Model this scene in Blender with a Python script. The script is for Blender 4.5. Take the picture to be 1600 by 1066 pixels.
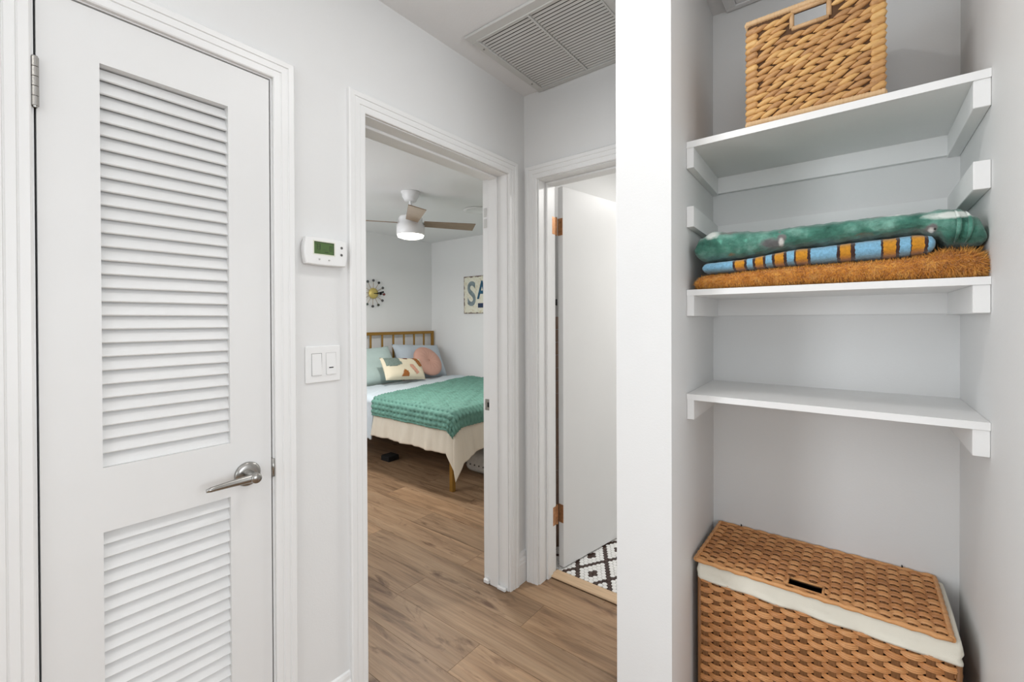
import bpy, math, random
from mathutils import Vector, Matrix
random.seed(7)
sc = bpy.context.scene
for o in list(bpy.data.objects): bpy.data.objects.remove(o)
col = sc.collection
H = 1.308                      # eye height
# ------------------------------------------------------------------ camera
YAW, PITCH, ROLL = math.radians(38.1597), math.radians(-0.3243), math.radians(-0.2132)
FPX, CY = 691.33, 505.58
_f = Vector((-math.sin(YAW)*math.cos(PITCH), math.cos(YAW)*math.cos(PITCH), math.sin(PITCH)))
_r = Vector((math.cos(YAW), math.sin(YAW), 0)); _u = _r.cross(_f)
RT = math.cos(ROLL)*_r + math.sin(ROLL)*_u
UP = math.cos(ROLL)*_u - math.sin(ROLL)*_r
FW = _f
cam = bpy.data.cameras.new('camera'); camo = bpy.data.objects.new('camera', cam); col.objects.link(camo)
cam.sensor_fit = 'HORIZONTAL'; cam.sensor_width = 36; cam.lens = FPX*36/1600
cam.shift_y = (CY-533)/1600; cam.clip_start = 0.02
camo.matrix_world = Matrix(((RT.x, UP.x, -FW.x, 0), (RT.y, UP.y, -FW.y, 0), (RT.z, UP.z, -FW.z, H), (0, 0, 0, 1)))
sc.camera = camo
# ------------------------------------------------------------------ world, lights, exposure
sc.view_settings.view_transform = 'Standard'; sc.view_settings.look = 'None'
sc.view_settings.gamma = 1; sc.view_settings.use_curve_mapping = False
sc.view_settings.exposure = 0.07
w = bpy.data.worlds.new('world'); sc.world = w; w.use_nodes = True
w.node_tree.nodes['Background'].inputs[0].default_value = (0.80, 0.90, 1.0, 1)
w.node_tree.nodes['Background'].inputs[1].default_value = 0.6
def area(name, loc, direction, sx, sy, power, color=(1, 1, 1), shape='RECTANGLE'):
    l = bpy.data.lights.new(name, 'AREA'); l.shape = shape; l.size = sx; l.size_y = sy
    l.energy = power; l.color = color
    o = bpy.data.objects.new(name, l); col.objects.link(o); o.location = loc
    o.rotation_euler = Vector(direction).to_track_quat('-Z', 'Y').to_euler()
    return o
LAMP = (-0.50, 0.86)
area('hall_lamp_light', (LAMP[0], LAMP[1], 2.418), (0, 0, -1), 0.11, 0.11, 2.8, (1.0, 0.99, 0.975), 'DISK')
area('living_back_fill_light', (0.7, -3.12, 1.45), (0, 1, 0), 2.6, 1.5, 30, (0.93, 0.966, 1.0))  # unseen fill from behind the camera, set in an added window
area('living_side_fill_light', (2.62, 0.15, 1.45), (-1, 0, 0), 1.7, 1.5, 34, (0.93, 0.966, 1.0))  # unseen side fill for the left wall; its window is added too
area('living_ceiling_fill_light', (-0.2, -0.9, 2.41), (0, 0, -1), 0.2, 0.2, 1.5, (1.0, 0.97, 0.93), 'DISK')  # extra ceiling lamp out of view, added as fill
area('living_left_fill_light', (-1.36, -.55, 1.45), (1, 0, 0), .9, 1.5, 30, (0.93, 0.966, 1.0))  # added with its window to brighten the niche's right wall
area('bedroom_window_light', (-3.25, 0.74, 1.5), (0, 1, -0.05), 1.2, 1.1, 20.5, (0.965, 0.975, 1.0))
area('bathroom_lamp_light', (-0.40, 3.15, 2.41), (0, 0, -1), 0.25, 0.25, 21.5, (1.0, 0.985, 0.96), 'DISK')
area('fan_lamp_light', (-2.86, 2.315, 1.972), (0, 0, -1), 0.19, 0.19, 19, (1.0, 0.97, 0.93), 'DISK')

# ------------------------------------------------------------------ helpers
def pl(x, y, ax, v):
    "point where the sight line of photo pixel (x, y) meets the plane coordinate[ax] = v (world metres)"
    d = (x-800)*RT + (CY-y)*UP + FPX*FW
    o = Vector((0, 0, H))
    return o + d*((v-o[ax])/d[ax])
WL = {}                                            # world origin of each object
def tag(o, label=None, cat=None, group=None, kind=None):
    if label: o['label'] = label
    if cat: o['category'] = cat
    if group: o['group'] = group
    if kind: o['kind'] = kind
    return o
def thing(name, loc, label, cat, group=None, kind=None):
    o = bpy.data.objects.new(name, None); col.objects.link(o); o.location = loc; o.empty_display_size = .05
    WL[o] = Vector(loc); return tag(o, label, cat, group, kind)
class MB:
    def __init__(s): s.v = []; s.f = []; s.sm = []
    def add(s, vs, fs, smooth=False, M=None):
        n = len(s.v)
        for p in vs:
            p = Vector(p)
            if M: p = M @ p
            s.v.append(p)
        for f in fs: s.f.append([n+i for i in f]); s.sm.append(smooth)
        return s
    def box(s, a, b, M=None, c=0.0):
        x0, x1 = sorted((a[0], b[0])); y0, y1 = sorted((a[1], b[1])); z0, z1 = sorted((a[2], b[2]))
        if c <= 0:
            vs = [(x, y, z) for x in (x0, x1) for y in (y0, y1) for z in (z0, z1)]
            fs = [(0, 1, 3, 2), (4, 6, 7, 5), (0, 4, 5, 1), (2, 3, 7, 6), (0, 2, 6, 4), (1, 5, 7, 3)]
            return s.add(vs, fs, False, M)
        c = min(c, (x1-x0)*.49, (y1-y0)*.49, (z1-z0)*.49)      # chamfered box
        lo = (x0, y0, z0); hi = (x1, y1, z1); vs = []; idx = {}
        for sx in (0, 1):
            for sy in (0, 1):
                for sz in (0, 1):
                    S = (sx, sy, sz)
                    for ax in range(3):
                        p = []
                        for k in range(3):
                            e = (lo, hi)[S[k]][k]
                            p.append(e if k == ax else e+(c if S[k] == 0 else -c))
                        idx[(S, ax)] = len(vs); vs.append(p)
        fs = []
        for ax in range(3):
            a1, a2 = [k for k in range(3) if k != ax]
            for sgn in (0, 1):
                q = []
                for u, v_ in ((0, 0), (1, 0), (1, 1), (0, 1)):
                    S = [0, 0, 0]; S[ax] = sgn; S[a1] = u; S[a2] = v_; q.append(idx[(tuple(S), ax)])
                fs.append(q)
            for u in (0, 1):
                for v_ in (0, 1):
                    S0 = [0, 0, 0]; S0[a1] = u; S0[a2] = v_; S1 = list(S0); S1[ax] = 1
                    fs.append([idx[(tuple(S0), a1)], idx[(tuple(S1), a1)], idx[(tuple(S1), a2)], idx[(tuple(S0), a2)]])
        for S in [(a_, b_, c_) for a_ in (0, 1) for b_ in (0, 1) for c_ in (0, 1)]:
            fs.append([idx[(S, 0)], idx[(S, 1)], idx[(S, 2)]])
        return s.add(vs, fs, False, M)
    def grid(s, pts, smooth=True, cu=False, cv=False, M=None):
        n = len(pts); m = len(pts[0]); vs = [p for r in pts for p in r]; fs = []
        for i in range(n if cu else n-1):
            for j in range(m if cv else m-1):
                i2 = (i+1) % n; j2 = (j+1) % m
                fs.append((i*m+j, i*m+j2, i2*m+j2, i2*m+j))
        return s.add(vs, fs, smooth, M)
    def lathe(s, prof, c, ax=(0, 0, 1), n=24, smooth=True):
        ax = Vector(ax).normalized(); t = Vector((1, 0, 0)) if abs(ax.x) < .9 else Vector((0, 1, 0))
        e1 = ax.cross(t).normalized(); e2 = ax.cross(e1); c = Vector(c)
        pts = [[c+ax*h+(e1*math.cos(2*math.pi*k/n)+e2*math.sin(2*math.pi*k/n))*max(r, 1e-5) for k in range(n)] for r, h in prof]
        return s.grid(pts, smooth, False, True)
    def tube(s, path, rad, n=10, smooth=True, cap=True):
        path = [Vector(p) for p in path]; rings = []
        rads = rad if isinstance(rad, (list, tuple)) else [rad]*len(path)
        up = None
        for i, p in enumerate(path):
            d = (path[min(i+1, len(path)-1)]-path[max(i-1, 0)]).normalized()
            if up is None: up = Vector((0, 0, 1)) if abs(d.z) < .9 else Vector((1, 0, 0))
            e1 = d.cross(up).normalized(); e2 = e1.cross(d).normalized(); up = e2
            rings.append([p+(e1*math.cos(2*math.pi*k/n)+e2*math.sin(2*math.pi*k/n))*rads[i] for k in range(n)])
        b = len(s.v); s.grid(rings, smooth, False, True)
        if cap:
            s.f.append([b+k for k in range(n)]); s.sm.append(False)
            e = b+(len(rings)-1)*n; s.f.append([e+k for k in reversed(range(n))]); s.sm.append(False)
        return s
    def prism(s, poly, d, M=None):                 # poly: 3D points, d: extrusion vector
        d = Vector(d); n = len(poly); vs = [Vector(p) for p in poly]+[Vector(p)+d for p in poly]
        fs = [list(range(n))[::-1], [n+i for i in range(n)]]+[[i, (i+1) % n, n+(i+1) % n, n+i] for i in range(n)]
        return s.add(vs, fs, False, M)
    def mesh(s, name, mat, off=Vector((0, 0, 0))):
        me = bpy.data.meshes.new(name); me.from_pydata([p-off for p in s.v], [], s.f)
        me.polygons.foreach_set('use_smooth', s.sm)
        import bmesh
        bm = bmesh.new(); bm.from_mesh(me); bmesh.ops.recalc_face_normals(bm, faces=bm.faces); bm.to_mesh(me); bm.free()
        if mat: me.materials.append(mat)
        return me
    def build(s, name, mat, parent=None, kind=None, label=None):
        if parent is not None: off = WL[parent]
        else:
            xs = [p.x for p in s.v]; ys = [p.y for p in s.v]; zs = [p.z for p in s.v]
            off = Vector(((min(xs)+max(xs))/2, (min(ys)+max(ys))/2, min(zs)))
        o = bpy.data.objects.new(name, s.mesh(name, mat, off)); col.objects.link(o)
        if parent is not None: o.parent = parent
        else: o.location = off
        WL[o] = off.copy(); tag(o, label, None, None, kind); return o
def piece(name, me, parent, loc, rot=None, scale=None):
    o = bpy.data.objects.new(name, me); col.objects.link(o); o.parent = parent
    o.location = Vector(loc)-WL[parent]
    if rot is not None: o.rotation_euler = rot
    if scale is not None: o.scale = scale
    return o
def struct(o, label, cat): return tag(o, label, cat, None, 'structure')

# ------------------------------------------------------------------ materials
def nodes(name):
    m = bpy.data.materials.new(name); m.use_nodes = True
    nt = m.node_tree; return m, nt, nt.nodes['Principled BSDF'], nt.nodes.new, nt.links.new
def s2l(c): return tuple((x/255/12.92 if x/255 <= .04045 else ((x/255+.055)/1.055)**2.4) for x in c)+(1,)
def ramp(nt, stops, interp='LINEAR'):
    r = nt.nodes.new('ShaderNodeValToRGB'); r.color_ramp.interpolation = interp; e = r.color_ramp.elements
    e[0].position, e[0].color = stops[0]; e[1].position, e[1].color = stops[-1]
    for p, c in stops[1:-1]:
        k = e.new(p); k.color = c
    return r
def coords(nt, scale=(1, 1, 1), rnd=0.0, kind='pos'):
    N, L = nt.nodes.new, nt.links.new
    if kind == 'pos': src = N('ShaderNodeNewGeometry').outputs['Position']
    else: src = N('ShaderNodeTexCoord').outputs[kind]
    mp = N('ShaderNodeMapping'); mp.inputs['Scale'].default_value = scale
    if rnd:
        oi = N('ShaderNodeObjectInfo'); mu = N('ShaderNodeMath'); mu.operation = 'MULTIPLY'; mu.inputs[1].default_value = rnd
        L(oi.outputs['Random'], mu.inputs[0]); ad = N('ShaderNodeVectorMath'); ad.operation = 'ADD'
        L(src, ad.inputs[0]); L(mu.outputs[0], ad.inputs[1]); L(ad.outputs[0], mp.inputs[0])
    else: L(src, mp.inputs[0])
    return mp.outputs[0]
def noise(nt, vec, scale, detail=3, rough=.55, dist=0):
    n = nt.nodes.new('ShaderNodeTexNoise'); nt.links.new(vec, n.inputs['Vector'])
    n.inputs['Scale'].default_value = scale; n.inputs['Detail'].default_value = detail
    n.inputs['Roughness'].default_value = rough; n.inputs['Distortion'].default_value = dist
    return n.outputs['Fac']
def bump(nt, fac, bsdf, strength, dist=.01):
    b = nt.nodes.new('ShaderNodeBump'); b.inputs['Strength'].default_value = strength; b.inputs['Distance'].default_value = dist
    nt.links.new(fac, b.inputs['Height']); nt.links.new(b.outputs[0], bsdf.inputs['Normal'])
def mix(nt, fac, a, b, mode='MIX'):
    m = nt.nodes.new('ShaderNodeMix'); m.data_type = 'RGBA'; m.blend_type = mode
    for v, i in ((fac, 0), (a, 6), (b, 7)):
        if isinstance(v, (int, float)): m.inputs[i].default_value = v
        elif isinstance(v, tuple): m.inputs[i].default_value = v
        else: nt.links.new(v, m.inputs[i])
    return m.outputs[2]
def plain(name, rgb, rough=.6, metal=0, nscale=0, nstr=0, ndist=.005, vary=0, vscale=3, rnd=0, spec=None, scl=(1, 1, 1)):
    m, nt, b, N, L = nodes(name); c = s2l(rgb)
    b.inputs['Roughness'].default_value = rough; b.inputs['Metallic'].default_value = metal
    if spec is not None: b.inputs['Specular IOR Level'].default_value = spec
    b.inputs['Base Color'].default_value = c
    v = coords(nt, scl, rnd)
    if vary:
        f = noise(nt, v, vscale, 4)
        r = ramp(nt, [(.3, tuple(x*(1-vary) for x in c[:3])+(1,)), (.7, tuple(min(1, x*(1+vary)) for x in c[:3])+(1,))])
        L(f, r.inputs[0]); L(r.outputs[0], b.inputs['Base Color'])
    if nstr: bump(nt, noise(nt, v, nscale, 3), b, nstr, ndist)
    return m
M = {}
M['wall'] = plain('wall_paint', (228, 228, 227), .65, nscale=170, nstr=.10, ndist=.003, vary=.012, vscale=1.2)
M['ceil'] = plain('ceiling_paint', (232, 232, 232), .8, nscale=120, nstr=.25, ndist=.004)
M['trim'] = plain('trim_paint', (236, 236, 235), .38, nscale=60, nstr=.012, vary=.012, vscale=4)
M['door'] = plain('door_paint', (229, 229, 228), .42, nscale=90, nstr=.015, vary=.012, vscale=3)
M['shelf'] = plain('shelf_paint', (240, 240, 239), .5, nscale=70, nstr=.05, vary=.02, vscale=6)
M['plastic'] = plain('white_plastic', (236, 236, 235), .35)
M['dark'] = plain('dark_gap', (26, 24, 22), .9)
M['chrome'] = plain('brushed_nickel', (168, 166, 162), .26, 1.0, nscale=300, nstr=.03)
M['brass'] = plain('aged_copper_brass', (188, 136, 94), .35, .6, vary=.25, vscale=60)
M['gold'] = plain('gold_metal_paint', (150, 112, 44), .42, .35)
M['grille'] = plain('grille_paint', (205, 205, 202), .55)
M['black'] = plain('black_metal', (18, 18, 18), .5)
M['oak'] = plain('oak_threshold', (206, 176, 142), .5, vary=.12, vscale=6, scl=(1, 12, 1))
M['sub'] = plain('subfloor', (96, 74, 56), .8)
M['grout'] = plain('grout', (96, 92, 86), .9)
M['hexw'] = plain('white_mosaic', (236, 235, 232), .25, vary=.03, vscale=30)
M['hexb'] = plain('brown_mosaic', (58, 38, 30), .3, vary=.2, vscale=40)
M['tile'] = plain('tan_wall_tile', (158, 124, 98), .35, vary=.10, vscale=8, rnd=11)
M['glass'] = plain('window_glass', (235, 242, 245), .05); M['glass'].node_tree.nodes['Principled BSDF'].inputs['Transmission Weight'].default_value = 1
M['glass'].node_tree.nodes['Principled BSDF'].inputs['IOR'].default_value = 1.02
def emit(name, rgb, s):
    m, nt, b, N, L = nodes(name); b.inputs['Base Color'].default_value = s2l(rgb)
    b.inputs['Emission Color'].default_value = s2l(rgb); b.inputs['Emission Strength'].default_value = s; return m
M['lens'] = emit('lit_lamp_lens', (255, 250, 240), 4.0)
def wood_floor():
    m, nt, b, N, L = nodes('oak_vinyl_plank')
    v1 = coords(nt, (0.9, 9, 1), 23); v2 = coords(nt, (1.6, 70, 1), 31); v3 = coords(nt, (2.2, 9, 1), 17)
    f1 = noise(nt, v1, 1.5, 6, .62, .9); f2 = noise(nt, v2, 1.6, 3, .6, .2); f3 = noise(nt, v3, 1.3, 4, .6, 1.6)
    r1 = ramp(nt, [(.28, s2l((126, 98, 72))), (.48, s2l((172, 139, 107))), (.72, s2l((194, 163, 130)))]); L(f1, r1.inputs[0])
    r2 = ramp(nt, [(.3, s2l((205, 205, 205))), (.7, s2l((255, 255, 255)))]); L(f2, r2.inputs[0])
    c = mix(nt, .8, r1.outputs[0], r2.outputs[0], 'MULTIPLY')
    r3 = ramp(nt, [(.57, (0, 0, 0, 1)), (.74, (1, 1, 1, 1))]); L(f3, r3.inputs[0])
    c = mix(nt, r3.outputs[0], c, s2l((104, 74, 50)))
    oi = N('ShaderNodeObjectInfo'); rr = ramp(nt, [(0, s2l((222, 222, 222))), (1, s2l((255, 252, 248)))]); L(oi.outputs['Random'], rr.inputs[0])
    c = mix(nt, 1.0, c, rr.outputs[0], 'MULTIPLY')
    L(c, b.inputs['Base Color']); b.inputs['Roughness'].default_value = .46
    bump(nt, f2, b, .08, .002); return m
M['floor'] = wood_floor()
def strandmat(name, stops, rough=.55, sc_=(1, 1, 1), vs=90):
    m, nt, b, N, L = nodes(name)
    oi = N('ShaderNodeObjectInfo'); f = noise(nt, coords(nt, sc_, 9), vs, 3, .6)
    ad = N('ShaderNodeMath'); ad.operation = 'MULTIPLY_ADD'; ad.inputs[1].default_value = .42; L(oi.outputs['Random'], ad.inputs[0])
    mu = N('ShaderNodeMath'); mu.operation = 'MULTIPLY'; mu.inputs[1].default_value = .5; L(f, mu.inputs[0]); L(mu.outputs[0], ad.inputs[2])
    r = ramp(nt, stops); L(ad.outputs[0], r.inputs[0]); L(r.outputs[0], b.inputs['Base Color'])
    b.inputs['Roughness'].default_value = rough; bump(nt, f, b, .3, .002); return m
M['hyacinth'] = strandmat('water_hyacinth', [(.1, s2l((146, 106, 72))), (.35, s2l((190, 142, 90))), (.6, s2l((214, 168, 104))), (.9, s2l((230, 194, 134)))], .5, (14, 14, 60), 6)
M['hyrim'] = strandmat('hyacinth_rim', [(.1, s2l((166, 128, 92))), (.5, s2l((204, 166, 122))), (.9, s2l((224, 194, 152)))], .55, (60, 20, 8), 4)
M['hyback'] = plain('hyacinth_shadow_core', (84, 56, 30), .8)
M['rattan'] = strandmat('rattan_weaver', [(.1, s2l((158, 104, 60))), (.5, s2l((206, 144, 88))), (.9, s2l((232, 180, 124)))], .42, (40, 40, 160), 2)
M['stake'] = strandmat('rattan_stake', [(.1, s2l((112, 74, 42))), (.9, s2l((154, 106, 62)))], .5, (120, 120, 20), 3)
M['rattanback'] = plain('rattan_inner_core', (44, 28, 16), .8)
M['liner'] = plain('cream_cotton', (236, 233, 219), .85, nscale=500, nstr=.12, vary=.03, vscale=8)
# ------------------------------------------------------------------ floor
fl = thing('floor', (0, 0, 0), 'brown wood plank floor running from the hall into the bedroom', 'floor', kind='structure')
MB().box((-4.6, 0.7, -.08), (-1.48, 4.1, -.0085)).box((-1.48, -3.3, -.08), (2.75, 1.955, -.0085)).build('subfloor', M['sub'], fl)
PW, PLN = .181, 1.22
pm = MB().box((-.5, -PW/2+.0007, -.008), (.5, PW/2-.0007, 0)).mesh('plank', M['floor'])
row = 0; y = -3.115
while y < 4.0:
    x0 = -4.5 if y > .80 else -1.45
    x1 = -1.45 if y > 1.88 else (1.6 if y > -1 else 2.65)
    if y > 1.90 and y < 2.0: x1 = -1.45
    ylim = y+PW/2 if y+PW/2 < 4.0 else 4.0
    x = x0-(row*.47 % 1)*PLN*.93-.05
    while x < x1:
        a, b_ = max(x, x0), min(x+PLN, x1)
        if b_-a > .02:
            piece('plank', pm, fl, ((a+b_)/2, y, 0), scale=(b_-a-.0012, 1, 1))
        x += PLN
    y += PW; row += 1

for a, b_ in ((-1.262, -.93), (-.93, -.62)): piece('plank', pm, fl, ((a+b_)/2, 1.8735, 0), scale=(b_-a-.0012, .127, 1))
# ------------------------------------------------------------------ walls
XW, XB = -1.333, -1.482          # hall face and bedroom face of the left wall
YB = 1.80                        # bathroom wall face
CH, CB = 2.44, 2.355             # ceilings
D1 = (.098, .588, 2.018); D2 = (.866, 1.679, 2.030)
m = MB()
m.box((XB, -3.2, 0), (XW, -1.0, CH)); m.box((XB, -.1, 0), (XW, D1[0], CH)); m.box((XB, -1.0, 0), (XW, -.1, .7)); m.box((XB, -1.0, 2.2), (XW, -.1, CH)); m.box((XB, D1[0], D1[2]), (XW, D1[1], CH)); m.box((XB, D1[1], 0), (XW, D2[0], CH))
m.box((XB, D2[0], D2[2]), (XW, D2[1], CH)); m.box((XB, D2[1], 0), (XW, YB, CH))
struct(m.build('wall_left', M['wall']), 'pale grey hall wall holding the louvred door and bedroom doorway', 'wall')
B1 = (-1.262, -.62, 2.022); YBB = 1.948
m = MB(); m.box((XB, YB, 0), (B1[0], YBB, CH)); m.box((B1[0], YB, B1[2]), (B1[1], YBB, CH)); m.box((B1[1], YB, 0), (-.43, YBB, CH))
struct(m.build('wall_back', M['wall']), 'pale grey end wall around the bathroom doorway', 'wall')
NB, NR = 1.766, .223
sl = -.042                       # the niche's left wall leans a little off square
def nlx(yy): return -.4145+sl*(yy-1.385)
# front corner of the pillar on that wall, seen at photo column 1049
d = (1049-800)*RT+(CY-505)*UP+FPX*FW
k_ = (-.4145-sl*1.385)/(d.x-sl*d.y); PY = k_*d.y; PXR = k_*d.x
PXL = pl(963, 505, 1, PY).x
MB().prism([(PXL, PY, 0), (PXR, PY, 0), (nlx(YB), YB, 0), (PXL, YB, 0)], (0, 0, CH)).build('wall_pillar', M['wall'])
struct(bpy.data.objects['wall_pillar'], 'white painted wall end between the hall and the shelf niche', 'wall')
struct(MB().box((nlx(NB), NB, 0), (NR, YBB, CH)).build('wall_niche_back', M['wall']), 'grey back wall of the open linen niche', 'wall')
struct(MB().box((NR, 1.10, 0), (NR+.12, YBB, CH)).build('wall_right', M['wall']), 'bright wall on the right side of the linen niche', 'wall')
# rooms that the photo only hints at: living area behind the camera, bathroom, bedroom
struct(MB().box((NR+.12, 1.10, 0), (2.75, 1.25, CH)).build('wall_living_front', M['wall']), 'plain wall of the living area beside the niche', 'wall')
m = MB(); wx0, wx1, wz0, wz1 = -.6, 2.0, .7, 2.2
m.box((XB, -3.3, 0), (wx0, -3.2, CH)).box((wx1, -3.3, 0), (2.75, -3.2, CH)).box((wx0, -3.3, 0), (wx1, -3.2, wz0)).box((wx0, -3.3, wz1), (wx1, -3.2, CH))
struct(m.build('wall_living_back', M['wall']), 'wall with the added wide window behind the viewer', 'wall')
m = MB(); m.box((2.65, -3.2, 0), (2.75, -.7, CH)).box((2.65, 1.0, 0), (2.75, 1.10, CH)).box((2.65, -.7, 0), (2.75, 1.0, .7)).box((2.65, -.7, 2.2), (2.75, 1.0, CH))
struct(m.build('wall_living_right', M['wall']), 'wall with the added side window of the living area', 'wall')
m = MB(); m.box((XB, -3.3, CH), (2.75, YBB, CH+.08))
struct(m.build('ceiling', M['ceil']), 'flat pale ceiling over the hall and niche', 'ceiling')
def window(n, f, w, h, ax, label):
    t = thing('window_%d' % n, f, label, 'window', kind='structure'); x, y, z = f
    fr = MB(); e = .05
    def bx(a0, a1, z0, z1, d0, d1):
        return ((a0, d0, z0), (a1, d1, z1)) if ax == 0 else ((d0, a0, z0), (d1, a1, z1))
    c = x if ax == 0 else y; d_ = y if ax == 0 else x
    for q in ((c-w/2, c-w/2+e, z, z+h), (c+w/2-e, c+w/2, z, z+h), (c-w/2+e, c+w/2-e, z, z+e), (c-w/2+e, c+w/2-e, z+h-e, z+h), (c-.02, c+.02, z+e, z+h-e)):
        fr.box(*bx(*q, d_-.03, d_+.03))
    fr.build('window_frame', M['trim'], t)
    for a0, a1 in ((c-w/2+e, c-.02), (c+.02, c+w/2-e)): MB().box(*bx(a0, a1, z+e, z+h-e, d_-.003, d_+.003)).build('pane', M['glass'], t)
window(1, (-3.25, .69, .95), 1.3, 1.15, 0, 'white framed bedroom window on the wall left of the bed')
window(2, (.7, -3.25, .7), 2.6, 1.5, 0, 'wide white framed window added behind the viewer for fill light')
window(4, (-1.42, -.55, .7), .9, 1.5, 1, 'white framed window added on the closet door side to light the niche')
window(3, (2.70, 0.15, .7), 1.7, 1.5, 1, 'white framed side window added to light the left hall wall')
# bedroom shell
XR, YR = -4.51, 4.0
struct(MB().box((XR-.1, .7, 0), (XR, YR+.1, CB)).build('wall_bedroom_back', M['wall']), 'grey bedroom wall behind the headboard', 'wall')
struct(MB().box((XR, YR, 0), (XB+.1, YR+.1, CB)).build('wall_bedroom_right', M['wall']), 'grey bedroom wall with the rusty letter sign', 'wall')
m = MB(); m.box((XR, .64, 0), (-3.9, .8, CB)).box((-2.6, .64, 0), (XB, .8, CB)).box((-3.9, .64, 0), (-2.6, .8, .95)).box((-3.9, .64, 2.1), (-2.6, .8, CB))
struct(m.build('wall_bedroom_left', M['wall']), 'bedroom wall with the daylight window', 'wall')
struct(MB().box((XB, YB, 0), (XB+.1, YR, CB+.1)).build('wall_bathroom_left', M['wall']), 'wall between the bedroom and the bathroom', 'wall')
wbl = bpy.data.objects['wall_bathroom_left']
struct(MB().box((XR, .8, CB), (XB, YR, CB+.08)).build('ceiling_bedroom', M['ceil']), 'bedroom ceiling carrying the fan', 'ceiling')
# bathroom shell
BX0, BX1, BY1 = XB+.1, .35, 3.9
struct(MB().box((BX0, BY1, 0), (BX1, YR, CH)).build('wall_bathroom_back', M['wall']), 'white far wall of the bathroom', 'wall')
struct(MB().box((BX1, YBB, 0), (BX1+.1, BY1, CH)).build('wall_bathroom_right', M['wall']), 'white right wall of the bathroom', 'wall')
struct(MB().box((BX0, YBB, CH), (BX1+.1, BY1, CH+.08)).build('ceiling_bathroom', M['ceil']), 'white bathroom ceiling over the open door', 'ceiling')
tm = MB().box((0, -.0745, -.036), (.008, .0745, .036), c=.0012).mesh('tile', M['tile'])
for r in range(18):
    for c in range(7):
        yc = 2.035+.0755*(r % 2)+c*.151
        piece('tile', tm, wbl, (XB+.1, yc, .037+r*.074))
# ------------------------------------------------------------------ hex mosaic floor of the bathroom
bf = thing('floor_bathroom', (-.6, 2.9, 0), 'white and dark brown hexagon mosaic floor in the bathroom', 'floor', kind='structure')
MB().box((BX0, 1.955, -.08), (BX1, BY1, .002)).build('grout_bed', M['grout'], bf)
p = .0254; hr = p/math.sqrt(3)*.93
def hexm(mat):
    b = MB(); prof = [(hr, 0), (hr, .0025), (hr*.93, .0036)]
    vs = [(r*math.sin(math.pi/3*k), r*math.cos(math.pi/3*k), h) for r, h in prof for k in range(6)]
    fs = [(a*6+k, a*6+(k+1) % 6, a*6+6+(k+1) % 6, a*6+6+k) for a in range(2) for k in range(6)]+[tuple(12+k for k in range(6))]
    return b, vs, fs
_, hv, hf = hexm(None)
hw_ = MB().add(hv, hf).mesh('mosaic_tile', M['hexw']); hb_ = MB().add(hv, hf).mesh('mosaic_tile_dark', M['hexb'])
restw, restb = MB(), MB(); near = []
ox, oy = -1.169, 2.040
for j in range(-4, 86):
    for i in range(-70, 75):
        x = ox+p*(i+j/2); yv = oy+j*p*math.sqrt(3)/2
        if not (BX0+.012 < x < BX1-.012 and 1.968 < yv < BY1-.012): continue
        ii, jj = i % 7, (i+j) % 7
        dark = ii == 0 or jj == 0
        # four-tile flower in the middle of every diamond
        if (ii, jj) in ((3, 3), (4, 4), (3, 4), (4, 3)): dark = True
        near.append((abs(x+1.03)*1.0+(yv-1.95)*.62, x, yv, dark))
near.sort()
for q, (d_, x, yv, dark) in enumerate(near):
    if q < 300: piece('mosaic_tile', hb_ if dark else hw_, bf, (x, yv, .002))
    else: (restb if dark else restw).add([(a+x, b+yv, c+.002) for a, b, c in hv], hf)
restw.build('white_mosaic_field', M['hexw'], bf, kind='stuff'); restb.build('dark_mosaic_field', M['hexb'], bf, kind='stuff')
th = MB().box((-1.243, 1.885, 0), (-.64, 1.955, .012), c=.004).build('threshold', M['oak'])
tag(th, 'light oak threshold strip under the bathroom door', 'threshold', None, 'structure')
# ------------------------------------------------------------------ door casings, jambs, baseboards
PROF = [(0, 0), (0, .010), (.003, .012), (.019, .0125), (.0205, .0114), (.0225, .0116), (.024, .0145), (.040, .015), (.0415, .0138), (.0435, .0140), (.045, .017), (.060, .018), (.064, .014), (.064, 0)]
def casing(t, a0, a1, zt, mp, wid=.064, legs=(1, 1)):
    k = wid/.064
    pr = [(w_*k, d_) for w_, d_ in PROF]
    def strip(nm, f):
        g = MB(); pts = [[mp(*q) for q in f(w_, d_)] for w_, d_ in pr]
        g.grid(pts, False); g.f.append([len(g.v)-2*len(pr)+2*i for i in range(len(pr))]); g.sm.append(False)
        g.f.append([2*i+1 for i in range(len(pr))]); g.sm.append(False); return g.build(nm, M['trim'], t)
    if legs[0]: strip('casing_leg', lambda w_, d_: [(a0-w_, 0.0, d_), (a0-w_, zt+w_, d_)])
    if legs[1]: strip('casing_leg', lambda w_, d_: [(a1+w_, 0.0, d_), (a1+w_, zt+w_, d_)])
    strip('casing_head', lambda w_, d_: [(a0-w_, zt+w_, d_), (a1+w_, zt+w_, d_)])
mpL = lambda a, z, d: Vector((XW+d, a, z))
mpB = lambda a, z, d: Vector((a, YB-d, z))
# trim 1: louvred closet door
t1 = thing('trim_1', (XW, .34, 0), 'white moulded casing around the louvred closet door', 'door frame', kind='structure')
casing(t1, .106, .5795, 2.009, mpL, .058)
MB().box((XB, D1[0], 0), (XW-.0005, .1105, D1[2])).box((XB, .5755, 0), (XW-.0005, D1[1], D1[2])).box((XB, .1105, 2.0055), (XW-.0005, .5755, D1[2])).build('jamb', M['trim'], t1)
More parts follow.
